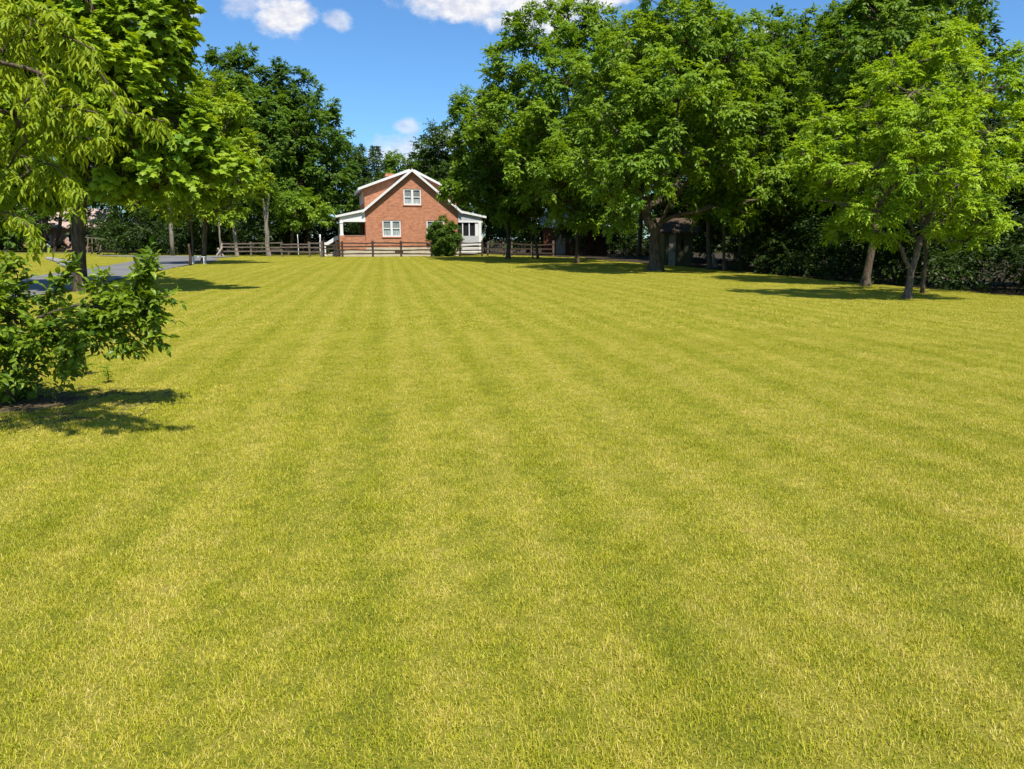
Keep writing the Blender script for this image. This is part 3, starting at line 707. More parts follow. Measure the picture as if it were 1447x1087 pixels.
# --- undergrowth, one mass nobody could count
def under(name, label, spots, mat, leaf, seed, nsp=9, rs=.5):
    r = np.random.default_rng(seed); lobes = [(np.array([x, y, z+float(gz(x, y))]), rad) for x, y, z, rad in spots]
    pos, d, L, out, var, subs = lobe_sprays(r, lobes, rs, .6, nsp, .5, down=-.8)
    k = pos[:, 2] > .05+gz(pos[:, 0], pos[:, 1]); pos, d, L, out, var = pos[k], d[k], L[k], out[k], var[k]
    p_, d_, n_, s_, a_ = spray_leaves(r, pos, d, L, 6, leaf, .3, .9, .5, .6, out, .25, var)
    p_[:, 2] = np.maximum(p_[:, 2], .03+gz(p_[:, 0], p_[:, 1]))
    o = obj(name, leaf_mesh(name, p_, d_, n_, s_, .45, T_DIAMOND, mat, a_)); return tag(o, label, 'undergrowth', kind='stuff')
r_ = np.random.default_rng(41); sp_ = []
for yy in np.arange(15, 41, .9):
    xe = float(wood_edge_x(yy))
    sp_.append((xe+r_.uniform(.9, 1.7), yy+r_.uniform(-.4, .4), r_.uniform(.5, .9), r_.uniform(.7, 1.1)))
    sp_.append((xe+r_.uniform(2.2, 3.4), yy, r_.uniform(1.4, 2.2), r_.uniform(1.1, 1.5)))
    sp_.append((xe+r_.uniform(4, 6), yy, r_.uniform(2.0, 3.2), r_.uniform(1.3, 1.8)))
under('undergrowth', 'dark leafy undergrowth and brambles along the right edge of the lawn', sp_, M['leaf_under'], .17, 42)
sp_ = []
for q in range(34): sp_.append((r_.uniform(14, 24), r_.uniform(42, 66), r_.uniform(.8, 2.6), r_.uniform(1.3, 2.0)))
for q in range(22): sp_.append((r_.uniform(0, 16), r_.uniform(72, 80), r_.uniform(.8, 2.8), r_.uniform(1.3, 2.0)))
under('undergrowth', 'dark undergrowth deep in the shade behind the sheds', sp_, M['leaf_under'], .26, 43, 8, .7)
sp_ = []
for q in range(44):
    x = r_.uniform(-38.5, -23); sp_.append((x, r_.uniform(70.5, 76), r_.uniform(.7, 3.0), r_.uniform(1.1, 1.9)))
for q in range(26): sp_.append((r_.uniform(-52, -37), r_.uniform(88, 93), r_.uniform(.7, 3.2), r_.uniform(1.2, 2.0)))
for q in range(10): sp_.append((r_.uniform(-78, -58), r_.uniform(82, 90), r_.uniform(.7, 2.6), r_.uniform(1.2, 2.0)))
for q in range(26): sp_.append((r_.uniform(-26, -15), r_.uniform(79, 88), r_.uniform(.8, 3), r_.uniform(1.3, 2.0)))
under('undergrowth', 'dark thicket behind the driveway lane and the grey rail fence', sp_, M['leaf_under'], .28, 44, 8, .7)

# --- the far-off wood closing the horizon on both sides
sp_ = []
for q in range(330):
    a = r_.uniform(-62, 62)
    if -16 < a < -1: continue
    R_ = r_.uniform(118, 135); sp_.append((R_*math.sin(math.radians(a)), R_*math.cos(math.radians(a)), 9*r_.random()**1.4+.5, r_.uniform(2.5, 4.2)))
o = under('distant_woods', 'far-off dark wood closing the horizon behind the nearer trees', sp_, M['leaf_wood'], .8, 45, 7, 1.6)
o['category'] = 'woods'
# --- round bush by the house
def bush(name, label, px, Y, lobes_px, mat, seed, leaf, rs, nsp=12, K=6, cat='bush', Ls=.3):
    r = np.random.default_rng(seed); bx = P(px, 360, Y)[0]; base = np.array([bx, Y, 0.0])
    root = thing(name, label, cat, tuple(base)); lobes = []
    for a, b_, dY, rp in lobes_px:
        p = np.array(P(a, b_, Y+dY)); lobes.append((p-base, rp*depth(Y+dY, p[2])/FPX))
    pos, d, L, out, var, subs = lobe_sprays(r, lobes, rs, .75, nsp, Ls, down=-.9)
    k = pos[:, 2] > .05; pos, d, L, out, var = pos[k], d[k], L[k], out[k], var[k]
    mb = MB()
    for c, rad in lobes:
        mb.tube([(r.uniform(-.15,.15), r.uniform(-.15,.15), -.02), tuple(c*.5+r.normal(0,.05,3)), tuple(c)], [.035,.025,.012], 5)
    mb.build('stem', M['bark_brown'], root, True)
    p_, d_, n_, s_, a_ = spray_leaves(r, pos, d, L, K, leaf, .1, .8, .7, .55, out, .05, var); p_[:, 2] = np.maximum(p_[:, 2], .02)
    obj('foliage', leaf_mesh('foliage', p_, d_, n_, s_, .5, T_DIAMOND, mat, a_), root)
    return root
bush('round_bush', 'tall rounded dark green bush before the right front window of the brick house', 627, 66.6, [(627,321,0,13),(614,326,.1,9),(640,326,.1,9),(612,338,.1,8),(645,340,.2,7),(618,332,0,12),(637,332,0,12),(622,348,0,14),(634,347,0,14),(628,336,-.3,15),(614,346,.2,8),(642,348,.2,9),(627,356,0,12),(643,336,.3,7)], M['leaf_bush'], 51, .12, .25, 28, 6, 'bush', .17)

# ----------------------------------------------------------------- the brick house
TH = math.radians(14.0)
house = thing('brick_house', 'red brick gabled house with white trim behind the dark fence', 'house', (-13.17, 68.0, 0.0), TH)
W_, D_ = 8.4, 11.0
EAVE, APEX = 4.05, 7.52
# front wall with openings
def wall_holes(name, outline, holes, y0, y1, mat, parent):
    bm = bmesh.new(); es = []
    for lp in [outline]+holes:
        vs = [bm.verts.new((x, y0, z)) for x, z in lp]
        for i in range(len(vs)): es.append(bm.edges.new((vs[i], vs[(i+1) % len(vs)])))
    bmesh.ops.triangle_fill(bm, use_beauty=True, use_dissolve=False, edges=es, normal=(0, -1, 0))
    ge = bmesh.ops.extrude_face_region(bm, geom=list(bm.faces))
    bmesh.ops.translate(bm, vec=(0, y1-y0, 0), verts=[v for v in ge['geom'] if isinstance(v, bmesh.types.BMVert)])
    bmesh.ops.recalc_face_normals(bm, faces=bm.faces)
    me = bpy.data.meshes.new(name); bm.to_mesh(me); bm.free(); me.materials.append(mat)
    return obj(name, me, parent)
def rect(x0, x1, z0, z1): return [(x0,z0),(x1,z0),(x1,z1),(x0,z1)]
WINS = [(3.47, 5.05, 4.55, 5.95), (1.50, 3.14, 1.72, 3.18), (5.50, 7.14, 1.72, 3.18)]
wall_holes('wall', [(0,.75),(W_,.75),(W_,EAVE),(W_/2+.06,APEX),(0,EAVE)], [rect(*w) for w in WINS], 0, .25, M['brick'], house)
mb = MB(); mb.box(0, .25, .252, D_-.252, .75, EAVE); mb.box(W_-.25, W_, .252, D_-.252, .75, EAVE); mb.prism([(0,.75),(W_,.75),(W_,EAVE),(W_/2+.06,APEX),(0,EAVE)], D_-.25, D_)
mb.build('wall', M['brick'], house)
mb = MB(); mb.box(-.03, W_+.03, -.03, D_+.03, -.2, .748); mb.build('foundation', M['cream_wall'], house)
mb = MB(); mb.box(2.55, 3.3, -.055, -.032, .28, .55); mb.build('vent', M['dark_wood'], house)
def window(x0, x1, z0, z1, upper, lower, parent, y=0.0):
    f = MB(); w = .10
    ys, ye = y+.03, y+.13
    f.box(x0, x0+w, ys, ye, z0, z1); f.box(x1-w, x1, ys, ye, z0, z1); f.box(x0+w, x1-w, ys, ye, z1-w, z1); f.box(x0+w, x1-w, ys, ye, z0, z0+w)
    xm = (x0+x1)/2; f.box(xm-.10, xm+.10, ys-.005, ye, z0+w, z1-w)
    zm = (z0+z1)/2
    for a, b_ in ((x0+w, xm-.10), (xm+.10, x1-w)): f.box(a, b_, ys+.012, ye, zm-.035, zm+.035)
    fr = f.build('window', M['white_paint'], parent)
    for zz0, zz1, mt, dy in ((zm, z1-w*.5, upper, .10), (z0+w*.5, zm, lower, .115)):
        p = MB(); p.box(x0+w*.6, x1-w*.6, y+dy, y+dy+.01, zz0, zz1); p.build('pane', mt, fr)
    s = MB(); s.box(x0-.06, x1+.06, y-.06, y+.028, z0-.09, z0-.001); s.build('sill', M['brick'], fr)
    return fr
window(*WINS[0], M['glass'], M['blind'], house); window(*WINS[1], M['glass'], M['blind'], house); window(*WINS[2], M['glass'], M['dark_glass'], house)
# main roof with white rake boards
cx_ = W_/2+.06; sl = (APEX-EAVE)/cx_; OV = .30
def rz_(x): return APEX-abs(x-cx_)*sl
lx, rx = -.22, W_+.34
TH_ = .16
mb = MB()
mb.prism([(lx, rz_(lx)+.02), (cx_, APEX+.02), (cx_, APEX+.02+TH_), (lx, rz_(lx)+.02+TH_)], -.28, D_+.28)
mb.prism([(cx_, APEX+.02), (rx, rz_(rx)+.02), (rx, rz_(rx)+.02+TH_), (cx_, APEX+.02+TH_)], -.28, D_+.28)
roof = mb.build('roof', M['grey_roof'], house)
mb = MB()
for a, b_ in ((lx-.03, cx_), (cx_, rx+.03)):
    za, zb = rz_(a), rz_(b_)
    mb.prism([(a, za-.06), (b_, zb-.06), (b_, zb+.19), (a, za+.19)], -.36, -.285)
mb.build('rake_board', M['white_paint'], roof)
# dormers
def dormer(side):
    x_in, x_out, z_in, z_out = (4.1, -.06, 7.66, 6.12) if side < 0 else (4.5, W_+.06, 7.62, 5.70)
    y0, y1 = .55, D_-.55
    wx = .02 if side < 0 else W_-.02
    f = lambda x: z_in+(x-x_in)/(x_out-x_in)*(z_out-z_in)
    pts = [(wx, EAVE+.1), (x_in, rz_(x_in)-.1), (x_in, f(x_in)-.12), (wx, f(wx)-.12)]
    if side > 0: pts = pts[::-1]
    m_ = MB(); m_.prism(pts, y0, y1); dw = m_.build('dormer', M['brick'], house)
    ex = x_out+side*.42
    rp = [(ex, f(ex)-.09), (x_in, f(x_in)-.09), (x_in, f(x_in)+.03), (ex, f(ex)+.03)]
    m_ = MB(); m_.prism(rp if side < 0 else rp[::-1], y0-.35, y1+.35); m_.build('dormer_roof', M['grey_roof'], dw)
    rp = [(ex, f(ex)-.16), (x_in, f(x_in)-.16), (x_in, f(x_in)+.06), (ex, f(ex)+.06)]
    m_ = MB(); m_.prism(rp if side < 0 else rp[::-1], y0-.42, y0-.352); m_.build('rake_board', M['white_paint'], dw)
    m_ = MB(); a, b_ = sorted((ex-side*.002, ex+side*.06)); m_.box(a, b_, y0-.40, y1+.40, f(ex)-.20, f(ex)+.05); m_.build('fascia', M['white_paint'], dw)
    if side < 0:
        for yy in (2.2, 5.4, 8.2):
            m_ = MB(); m_.box(wx-.035, wx-.002, yy, yy+1.1, 4.75, 5.75); m_.build('window', M['white_paint'], dw)
dormer(-1); dormer(1)
mb = MB(); mb.box(2.45, 3.25, 6.3, 7.1, 5.5, 7.78); mb.box(2.39, 3.31, 6.24, 7.16, 7.52, 7.66)
mb.build('chimney', M['brick'], house)
# left (front) porch, open, brick parapet
PX0 = -2.25
mb = MB(); mb.prism([(PX0-.30, 3.44), (-.002, 3.98), (-.002, 4.12), (PX0-.30, 3.58)], -.16, 9.4); porch = mb.build('porch_roof', M['grey_roof'], house)
mb = MB(); mb.prism([(PX0-.34, 3.38), (-.05, 3.92), (-.05, 4.13), (PX0-.34, 3.57)], -.24, -.165); mb.box(PX0-.36, PX0-.305, -.16, 9.4, 3.38, 3.62)
mb.build('fascia', M['white_paint'], porch)
mb = MB(); mb.prism([(PX0+.04, 3.18), (-.004, 3.18), (-.004, 3.90), (PX0+.04, 3.44)], -.06, .06); mb.build('gable_panel', M['white_paint'], porch)
mb = MB(); mb.box(PX0+.02, -.004, -.10, .10, 3.02, 3.176); mb.box(PX0+.02, PX0+.2, .102, 9.2, 3.02, 3.42); mb.build('beam', M['white_paint'], porch)
for yy in (.0, 3.0, 6.0, 8.9):
    mb = MB(); mb.box(PX0+.0, PX0+.27, yy-.11, yy+.16, 1.84, 3.018); mb.box(PX0-.03, PX0+.30, yy-.14, yy+.19, 1.84, 1.95); mb.box(PX0-.03, PX0+.30, yy-.14, yy+.19, 2.9, 3.0185); mb.build('column', M['white_paint'], house, bevel=.01)
mb = MB()
for a, b_ in ((.2, 2.9), (4.6, 8.8)): mb.box(PX0, PX0+.22, a, b_, .55, 1.78)
mb.box(PX0-.06, -.032, -.12, .198, .55, 1.76)
for yy in (.0, 3.0, 6.0, 8.9): mb.box(PX0-.08, PX0+.36, yy-.2 if yy else -.2, yy+.24, .55, 1.80)
pw = mb.build('parapet', M['brick'], house)
mb = MB(); mb.box(PX0-.09, -.034, -.15, .25, 1.802, 1.838); mb.build('coping', M['tan_wall'], pw)
mb = MB(); mb.box(PX0, -.034, .2, 9.1, .5, .7); mb.box(PX0-.03, -.036, -.14, 9.12, -.1, .498); mb.build('porch_floor', M['cream_wall'], house)
mb = MB(); mb.box(-.06, -.004, 2.9, 3.9, .75, 2.85); mb.build('door', M['dark_wood'], house)
# steps with white sloping cheeks on the far left
for yy in (2.95, 4.35):
    mb = MB(); mb.prism([(PX0-1.3, .86), (PX0-.28, 1.42), (PX0-.1, 1.42), (PX0-.1, 1.80), (PX0-.28, 1.80), (PX0-1.3, 1.16)], yy, yy+.18); sr = mb.build('step_rail', M['white_paint'], house)
    mb = MB(); mb.box(PX0-1.42, PX0-1.302, yy, yy+.18, -.1, 1.2); mb.build('newel', M['white_paint'], sr)
mb = MB()
for q in range(5): mb.box(PX0-1.4+.26*q, PX0-.11, 3.135, 4.345, -.1+.13*q, .12+.13*q-.1)
mb.build('steps', M['cream_wall'], house)
# right porch, glazed
RX = 10.72
mb = MB(); mb.prism([(W_+.002, 3.98), (RX+.30, 3.46), (RX+.30, 3.58), (W_+.002, 4.12)], -.16, 7.4); p2 = mb.build('porch_roof', M['grey_roof'], house)
mb = MB(); mb.prism([(W_+.06, 3.92), (RX+.34, 3.42), (RX+.34, 3.60), (W_+.06, 4.13)], -.24, -.165); mb.build('fascia', M['white_paint'], p2)
mb = MB(); mb.prism([(W_+.032, 3.16), (RX-.12, 3.16), (RX-.12, 3.44), (W_+.032, 3.90)], -.06, .06); mb.build('gable_panel', M['grey_panel'], p2)
mb = MB(); mb.box(W_+.032, RX, -.10, .10, 3.02, 3.158); mb.build('beam', M['white_paint'], p2)
mb = MB(); mb.box(RX-.40, RX-.12, -.12, .12, .3, 3.018); mb.build('corner_post', M['white_paint'], house)
mb = MB(); mb.box(RX-.02, RX+.1, .6, .72, .3, 3.42); mb.build('downpipe', M['white_paint'], house)
mb = MB(); mb.box(W_+.032, RX-.402, -.05, .05, 1.14, 1.80); mb.build('panel', M['grey_panel'], house)
mb = MB()
for q in range(6): mb.box(W_+.032, RX-.402, -.045, .045, .12+.17*q, .25+.17*q)
mb.build('lattice', M['white_paint'], house)
mb = MB(); mb.box(W_+.034, RX-.14, .06, 7.2, .1, 1.12); mb.box(W_+.034, RX-.14, 7.05, 7.2, 1.12, 3.4); mb.build('porch_floor', M['cream_wall'], house)
mb = MB()
for a in (W_+.40, W_+1.02, W_+1.62): mb.box(a, a+.09, -.04, .04, 1.802, 3.018)
mb.box(RX-.66, RX-.402, -.04, .04, 1.802, 3.018)
gw = mb.build('window', M['white_paint'], house)
mb = MB(); mb.box(W_+.034, RX-.404, .042, .05, 1.802, 3.016); mb.build('pane', M['dark_glass'], gw)

# ----------------------------------------------------------------- fences
def fence(name, label, xs_px, Y, rails, post_h, mat, matp, w, seed, skip=()):
    r = np.random.default_rng(seed); xs = [P(a, 361, y)[0] for a, y in xs_px]; ys_ = [y for a, y in xs_px]
    root = thing(name, label, 'fence', (xs[0], ys_[0], 0))
    for q in range(len(xs)):
        m_ = MB(); h = post_h*r.uniform(.95, 1.06)
        m_.beam((xs[q]-xs[0], ys_[q]-ys_[0], -.1), (xs[q]-xs[0]+r.normal(0, .03), ys_[q]-ys_[0], h), w, w, .008, r, 3); m_.build('post', matp, root)
        if q+1 < len(xs):
            for z in rails:
                m_ = MB(); off = .07
                m_.beam((xs[q]-xs[0]-.12, ys_[q]-ys_[0]-off+r.normal(0, .01), z+r.normal(0, .035)), (xs[q+1]-xs[0]+.12, ys_[q+1]-ys_[0]-off+r.normal(0, .01), z+r.normal(0, .035)), .05, .115, .012, r, 5)
                m_.build('rail', mat, root)
    return root
fence('rail_fence', 'weathered grey split rail fence behind the lawn, left of the house', [(314,66.4),(355,66.4),(399,66.4),(438,66.3),(455,66.3)], 66, (.42,.80,1.12), 1.32, M['grey_wood'], M['grey_wood'], .15, 61)
fence('rail_fence', 'dark brown four rail fence in front of the brick house', [(477,66.3),(484,66.3),(527,66.3),(567,66.3),(610,66.3),(650,66.3),(681,66.3)], 66, (.24,.56,.88,1.18), 1.34, M['dark_wood'], M['dark_wood'], .15, 62)
fence('rail_fence', 'shaded brown fence under the trees right of the house', [(689,66.2),(712,66.2),(723,65.8),(752,65.4),(782,65.2)], 66, (.3,.7,1.08), 1.3, M['dark_wood'], M['grey_wood'], .16, 63)
fence('rail_fence', 'short gap of low dark rails between the grey fence and the brick house', [(457,66.35),(475,66.35)], 66, (.25,.62,.95), 1.15, M['dark_wood'], M['dark_wood'], .13, 64)

# ----------------------------------------------------------------- small things
def pole(name, label, px, Y, h, r0, mat, lean=0.0, cat='post', seed=1, parts=None):
    r = np.random.default_rng(seed); x = P(px, 362, Y)[0]; root = thing(name, label, cat, (x, Y, -.03))
    m_ = MB(); n = 7; m_.tube([(lean*h*t+r.normal(0, .012), r.normal(0, .012), h*t) for t in np.linspace(0, 1, n)], [r0*(1-.3*t)*r.uniform(.95, 1.05) for t in np.linspace(0, 1, n)], 9)
    m_.build('shaft', mat, root, True)
    if parts: parts(root, h)
    return root
def arms(root, h):
    m_ = MB(); m_.box(-.9, .9, -.2, -.11, h-.55, h-.43); c_ = m_.build('crossarm', M['grey_wood'], root)
    for q in (-.8, -.35, .35, .8):
        m_ = MB(); m_.tube([(q, -.155, h-.43), (q, -.155, h-.33), (q, -.155, h-.26)], [.03, .05, .03], 8); m_.build('insulator', M['grey_panel'], c_)
pole('utility_pole', 'pale timber utility pole rising into leaves at the driveway bend', 245, 68.2, 8.2, .19, M['bark_pale'], -.004, 'pole', 2, arms)
pole('slim_pole', 'slender pale pole at the left end of the grey rail fence', 313, 67.6, 3.6, .085, M['bark_pale'], -.006, 'pole', 3)
pole('marker_post', 'short thick white post between the grey fence and the house', 453.5, 67.2, 1.95, .075, M['white_paint'], .002, 'post', 4)
pole('marker_stake', 'thin white stake standing behind the grey rail fence', 422, 67.6, 1.95, .035, M['white_paint'], .004, 'post', 5)
pole('wooden_post', 'dark square-cut post at the lawn corner beside the two stemmed tree', 268.5, 43.6, 1.3, .085, M['dark_wood'], -.01, 'post', 6)
def snag(name, label, px, Y, pts, R, mat, seed):
    r = np.random.default_rng(seed); x = P(px, 362, Y)[0]; root = thing(name, label, 'tree', (x, Y, -.03))
    sk = Skel((0, 0, 0)); ids = [0]
    for par, dx, z in pts: ids.append(sk.path(ids[par], (dx, r.uniform(-.2, .2), z), 4, r, .05))
    m_ = MB(); sk.build(m_, R, R*1.1, flare=1.3, sides=9); m_.build('trunk', mat, root, True)
    lob = [(sk.p[i]+np.array([0, 0, .8]), 1.6) for i in ids[-2:]]
    pos, d, L, out, var, subs = lobe_sprays(r, lob, .7, .6, 10, .6)
    p_, d_, n_, s_, a_ = spray_leaves(r, pos, d, L, 6, .28, .3, 1, .5, .55, out, .25, var)
    obj('crown', leaf_mesh('crown', p_, d_, n_, s_, .45, T_DIAMOND, M['leaf_dark'], a_), root)
snag('pale_trunk_tree', 'pale forked trunk behind the left part of the grey rail fence', 335, 70, [(0,-.1,2.0),(1,-.35,4.8),(1,.35,4.5)], .16, M['bark_pale'], 7)
snag('pale_trunk_tree', 'straight pale grey trunk right behind the middle of the grey rail fence', 380, 69.5, [(0,-.05,2.4),(1,-.2,5.2),(1,.3,5.6)], .20, M['bark_pale'], 8)
# white bench near the two-stemmed tree
bx, by = P(281, 366, 45.2)[0], 45.2
bench = thing('garden_bench', 'small white wooden bench between the dark post and the tree stems', 'bench', (bx, by, 0), .1)
mb = MB(); 
for q in range(3): mb.box(-.42, .42, -.18+.13*q, -.07+.13*q, .47, .51)
mb.build('seat', M['white_paint'], bench)
for x0 in (-.36, .30): 
    mb = MB(); mb.box(x0, x0+.06, -.16, -.10, -.05, .469); mb.box(x0, x0+.06, .12, .18, -.05, .469); mb.box(x0+.005, x0+.055, -.098, .118, .12, .18); mb.build('leg', M['white_paint'], bench)
# jumbled rails leaning at the fence end
for q, (dx, z, ln, lab) in enumerate([(-.25, .9, 1.1, 'left weathered rail leaning on the grey fence end'), (.0, 1.15, .5, 'upright weathered rail propped at the grey fence end'), (.35, .75, -1.0, 'right weathered rail leaning on the grey fence end')]):
    xx = P(309, 362, 66.0)[0]+dx; o = thing('leaning_rail', lab, 'rail', (xx, 66.0+.15*q, -.02), 0, 'old rails leaning at the fence end')
    m_ = MB(); m_.beam((0, 0, 0), (ln*.55, .1, z), .10, .13, .015, np.random.default_rng(70+q), 4); m_.build('shaft', M['pale_wood'], o)
# pale flat stones edging the swale across the driveway
rs_ = np.random.default_rng(80)
STN = ['smallest pale stone at the upper end of the swale row', 'low grey stone next to the smallest swale stone', 'flat grey stone in the middle of the swale row', 'wide pale stone after the middle of the swale row', 'tilted grey stone near the driveway in the swale row', 'largest grey stone at the driveway end of the swale row', 'far pale stone half hidden behind the dark maple trunk']
for q, (px, py) in enumerate([(69,366),(75,367.5),(80,369),(86,370.5),(91,373),(97,376.5),(103,378)]):
    x, y = G(px, py); s = .26+.045*q
    bm = bmesh.new(); bmesh.ops.create_icosphere(bm, subdivisions=3, radius=1)
    for v in bm.verts:
        k = 1+.16*math.sin(v.co.x*3.1+q)*math.cos(v.co.y*2.7+q*2)+rs_.normal(0, .025); v.co *= k
        v.co.x *= s*1.25; v.co.y *= s*.9; v.co.z *= s*.45
    me = bpy.data.meshes.new('swale_stone'); bm.to_mesh(me); bm.free(); me.materials.append(M['stone'])
    o = obj('swale_stone', me); o.location = (x, y, s*.16); o.rotation_euler = (0, .05, .5*q); tag(o, STN[q], 'stone', 'pale stones along the swale')

# far house behind the trees at the far left
fx, fy = P(72, 340, 104)[0], 104.0
fh = thing('far_house', 'tan house with pale roof glimpsed through the trees far left', 'house', (fx, fy, 0), .12)
wh = [(-4.6,-3.4,1.1,2.4), (2.2,3.4,1.1,2.4)]
wall_holes('wall', [(-6.5,-.1),(6.5,-.1),(6.5,3.0),(-6.5,3.0)], [rect(*w) for w in wh], 0, .2, M['tan_wall'], fh)
mb = MB(); mb.box(-6.5, -6.3, .202, 8, -.1, 3.0); mb.box(6.3, 6.5, .202, 8, -.1, 3.0); mb.box(-6.298, 6.298, 7.8, 8, -.1, 3.0); mb.build('wall', M['tan_wall'], fh)
mb = MB()
mb.add([(-7,-.6,2.9),(7,-.6,2.9),(7,4,5.6),(-7,4,5.6),(-7,8.6,2.9),(7,8.6,2.9),(-7,-.6,3.05),(7,-.6,3.05),(7,4,5.75),(-7,4,5.75),(-7,8.6,3.05),(7,8.6,3.05)],
       [(6,7,8,9),(9,8,11,10),(1,0,3,2),(2,3,4,5),(0,1,7,6),(5,4,10,11),(0,6,9,3),(3,9,10,4),(1,2,8,7),(2,5,11,8)])
mb.build('roof', M['pink_roof'], fh)
for w in wh:
    m_ = MB(); x0, x1, z0, z1 = w
    m_.box(x0, x0+.1, .03, .13, z0, z1); m_.box(x1-.1, x1, .03, .13, z0, z1); m_.box(x0+.1, x1-.1, .03, .13, z0, z0+.1); m_.box(x0+.1, x1-.1, .03, .13, z1-.1, z1); m_.box((x0+x1)/2-.04, (x0+x1)/2+.04, .03, .13, z0+.1, z1-.1)
    f_ = m_.build('window', M['white_paint'], fh); m_ = MB(); m_.box(x0+.05, x1-.05, .14, .15, z0+.05, z1-.05); m_.build('pane', M['dark_glass'], f_)
mb = MB(); mb.box(-.9, .1, -.03, .0, -.05, 2.1); mb.build('door', M['white_paint'], fh)
# trunks at the far left with crowns
tree_px('far_tree', 'thick black trunked tree before the tan house far left', 'tree', 90, 63, [(50,270,0,30),(80,262,0,30),(20,280,0,32),(64,235,0,35),(100,275,0,24),(35,240,0,34)], .42, M['leaf_dark'], M['bark_brown'], trunk_px=((63,330),(62,300)), rs=.85, cover=.55, nsp=10, Ls=.75, K=6, leaf=.36, seed=90, flare=1.2)
tree_px('far_tree', 'thinner black trunked tree just right of the thick far left trunk', 'tree', 90.5, 82, [(92,285,0,22),(105,262,0,26),(80,250,0,28),(120,282,0,20)], .20, M['leaf_dark'], M['bark_brown'], trunk_px=((83,330),(86,305)), rs=.85, cover=.55, nsp=10, Ls=.75, K=6, leaf=.36, seed=91, flare=1.2)
tree_px('far_tree', 'dark leafy tree low at the left picture edge behind the overhanging branches', 'tree', 86, 14, [(10,310,0,28),(-20,300,0,32),(35,325,0,18),(20,335,0,16),(-5,338,0,20),(0,270,0,34)], .3, M['leaf_dark'], M['bark_brown'], trunk_px=((14,345),(14,325)), rs=.85, cover=.55, nsp=10, Ls=.75, K=6, leaf=.36, seed=92)
# rough pole lean-to
lx0 = P(120, 355, 84)[0]; lt = thing('pole_shelter', 'rough lean-to of weathered poles at the wood edge across the driveway', 'shelter', (lx0, 84, 0))
mb = MB(); mb.beam((-.2, 0, 1.75), (3.6, .1, 1.30), .14, .14, .03, rs_, 5); mb.build('beam', M['grey_wood'], lt)
for q in range(9):
    m_ = MB(); xx = .1+.42*q; m_.beam((xx+rs_.uniform(-.1, .5), -.9+rs_.uniform(-.2, .2), -.05), (xx, 0, 1.74-.12*xx), .08, .08, .02, rs_, 3); m_.build('pole', M['grey_wood'], lt)
# sheds in the shade on the right
def shed(name, label, px0, px1, Y, hwall, hroof, dep, wallm, roofm, wins, door, rz):
    x0 = P(px0, 360, Y)[0]; w = P(px1, 360, Y)[0]-x0
    root = thing(name, label, 'shed', (x0, Y, float(gz(x0+w/2, Y))), rz); holes = [rect(*q) for q in wins]
    wall_holes('wall', [(0,-.1),(w,-.1),(w,hwall),(0,hwall)], holes, 0, .12, wallm, root)
    mb = MB(); mb.box(0, .12, .122, dep, -.1, hwall); mb.box(w-.12, w, .122, dep, -.1, hwall); mb.box(.122, w-.122, dep-.12, dep, -.1, hwall)
    mb.build('wall', wallm, root)
    mb = MB(); o_ = .35; y0, y1, ym = -o_, dep+o_, dep/2; z0 = hwall-.05
    mb.add([(-o_,y0,z0),(w+o_,y0,z0),(w+o_,ym,hroof),(-o_,ym,hroof),(-o_,y1,z0),(w+o_,y1,z0),(-o_,y0,z0+.1),(w+o_,y0,z0+.1),(w+o_,ym,hroof+.1),(-o_,ym,hroof+.1),(-o_,y1,z0+.1),(w+o_,y1,z0+.1)],
           [(6,7,8,9),(9,8,11,10),(1,0,3,2),(2,3,4,5),(0,1,7,6),(5,4,10,11),(0,6,9,3),(3,9,10,4),(1,2,8,7),(2,5,11,8)])
    mb.build('roof', roofm, root)
    for x_0, x_1, z_0, z_1 in wins:
        m_ = MB(); m_.box(x_0, x_0+.06, .02, .08, z_0, z_1); m_.box(x_1-.06, x_1, .02, .08, z_0, z_1); m_.box(x_0+.06, x_1-.06, .02, .08, z_0, z_0+.06); m_.box(x_0+.06, x_1-.06, .02, .08, z_1-.06, z_1)
        f_ = m_.build('window', wallm, root); m_ = MB(); m_.box(x_0+.03, x_1-.03, .09, .10, z_0+.03, z_1-.03); m_.build('pane', M['dark_glass'], f_)
    if door:
        m_ = MB(); a, b_ = door; m_.box(a, b_, -.05, -.003, -.02, 1.95); d_o = m_.build('door', M['pale_wood'], root); m_ = MB(); m_.box(b_-.12, b_-.07, -.09, -.051, .9, 1.05); m_.build('handle', M['dark_wood'], d_o)
    return root
shed('garden_shed', 'olive shed with dark window and pale door in shade behind the largest trunk', 938, 978, 47.5, 2.05, 2.9, 2.6, M['shed_wall'], M['dark_wood'], [(1.0,1.3,.85,1.75)], (.3, .72), 0.0)
shed('barn_shed', 'reddish shed with pale metal roof in deep shade behind the small two stemmed tree', 768, 858, 72.5, 2.6, 3.9, 4.5, M['shed_red'], M['metal_roof'], [(2.4,3.2,1.0,2.0)], (1.2, 2.1), 0.0)
# slim trunks of the shaded group
tree_px('slim_tree', 'slim dark stemmed tree nearest the lawn right of the pale shed', 'tree', 40, 1022, [(1025,290,0,28),(1010,262,1,28),(1050,270,1,26)], .08, M['leaf_dark'], M['bark_brown'], trunk_px=((1023,350),(1022,315)), rs=.5, cover=.55, nsp=10, Ls=.5, K=6, leaf=.22, seed=95, flare=1.4)
tree_px('slim_tree', 'slim tan stemmed tree further right in the shade past the pale shed', 'tree', 40.5, 1045, [(1048,300,0,24),(1065,280,.5,26),(1080,260,1,26)], .09, M['leaf_dark'], M['bark_tan'], trunk_px=((1046,352),(1048,320)), rs=.5, cover=.55, nsp=10, Ls=.5, K=6, leaf=.22, seed=96, flare=1.4)
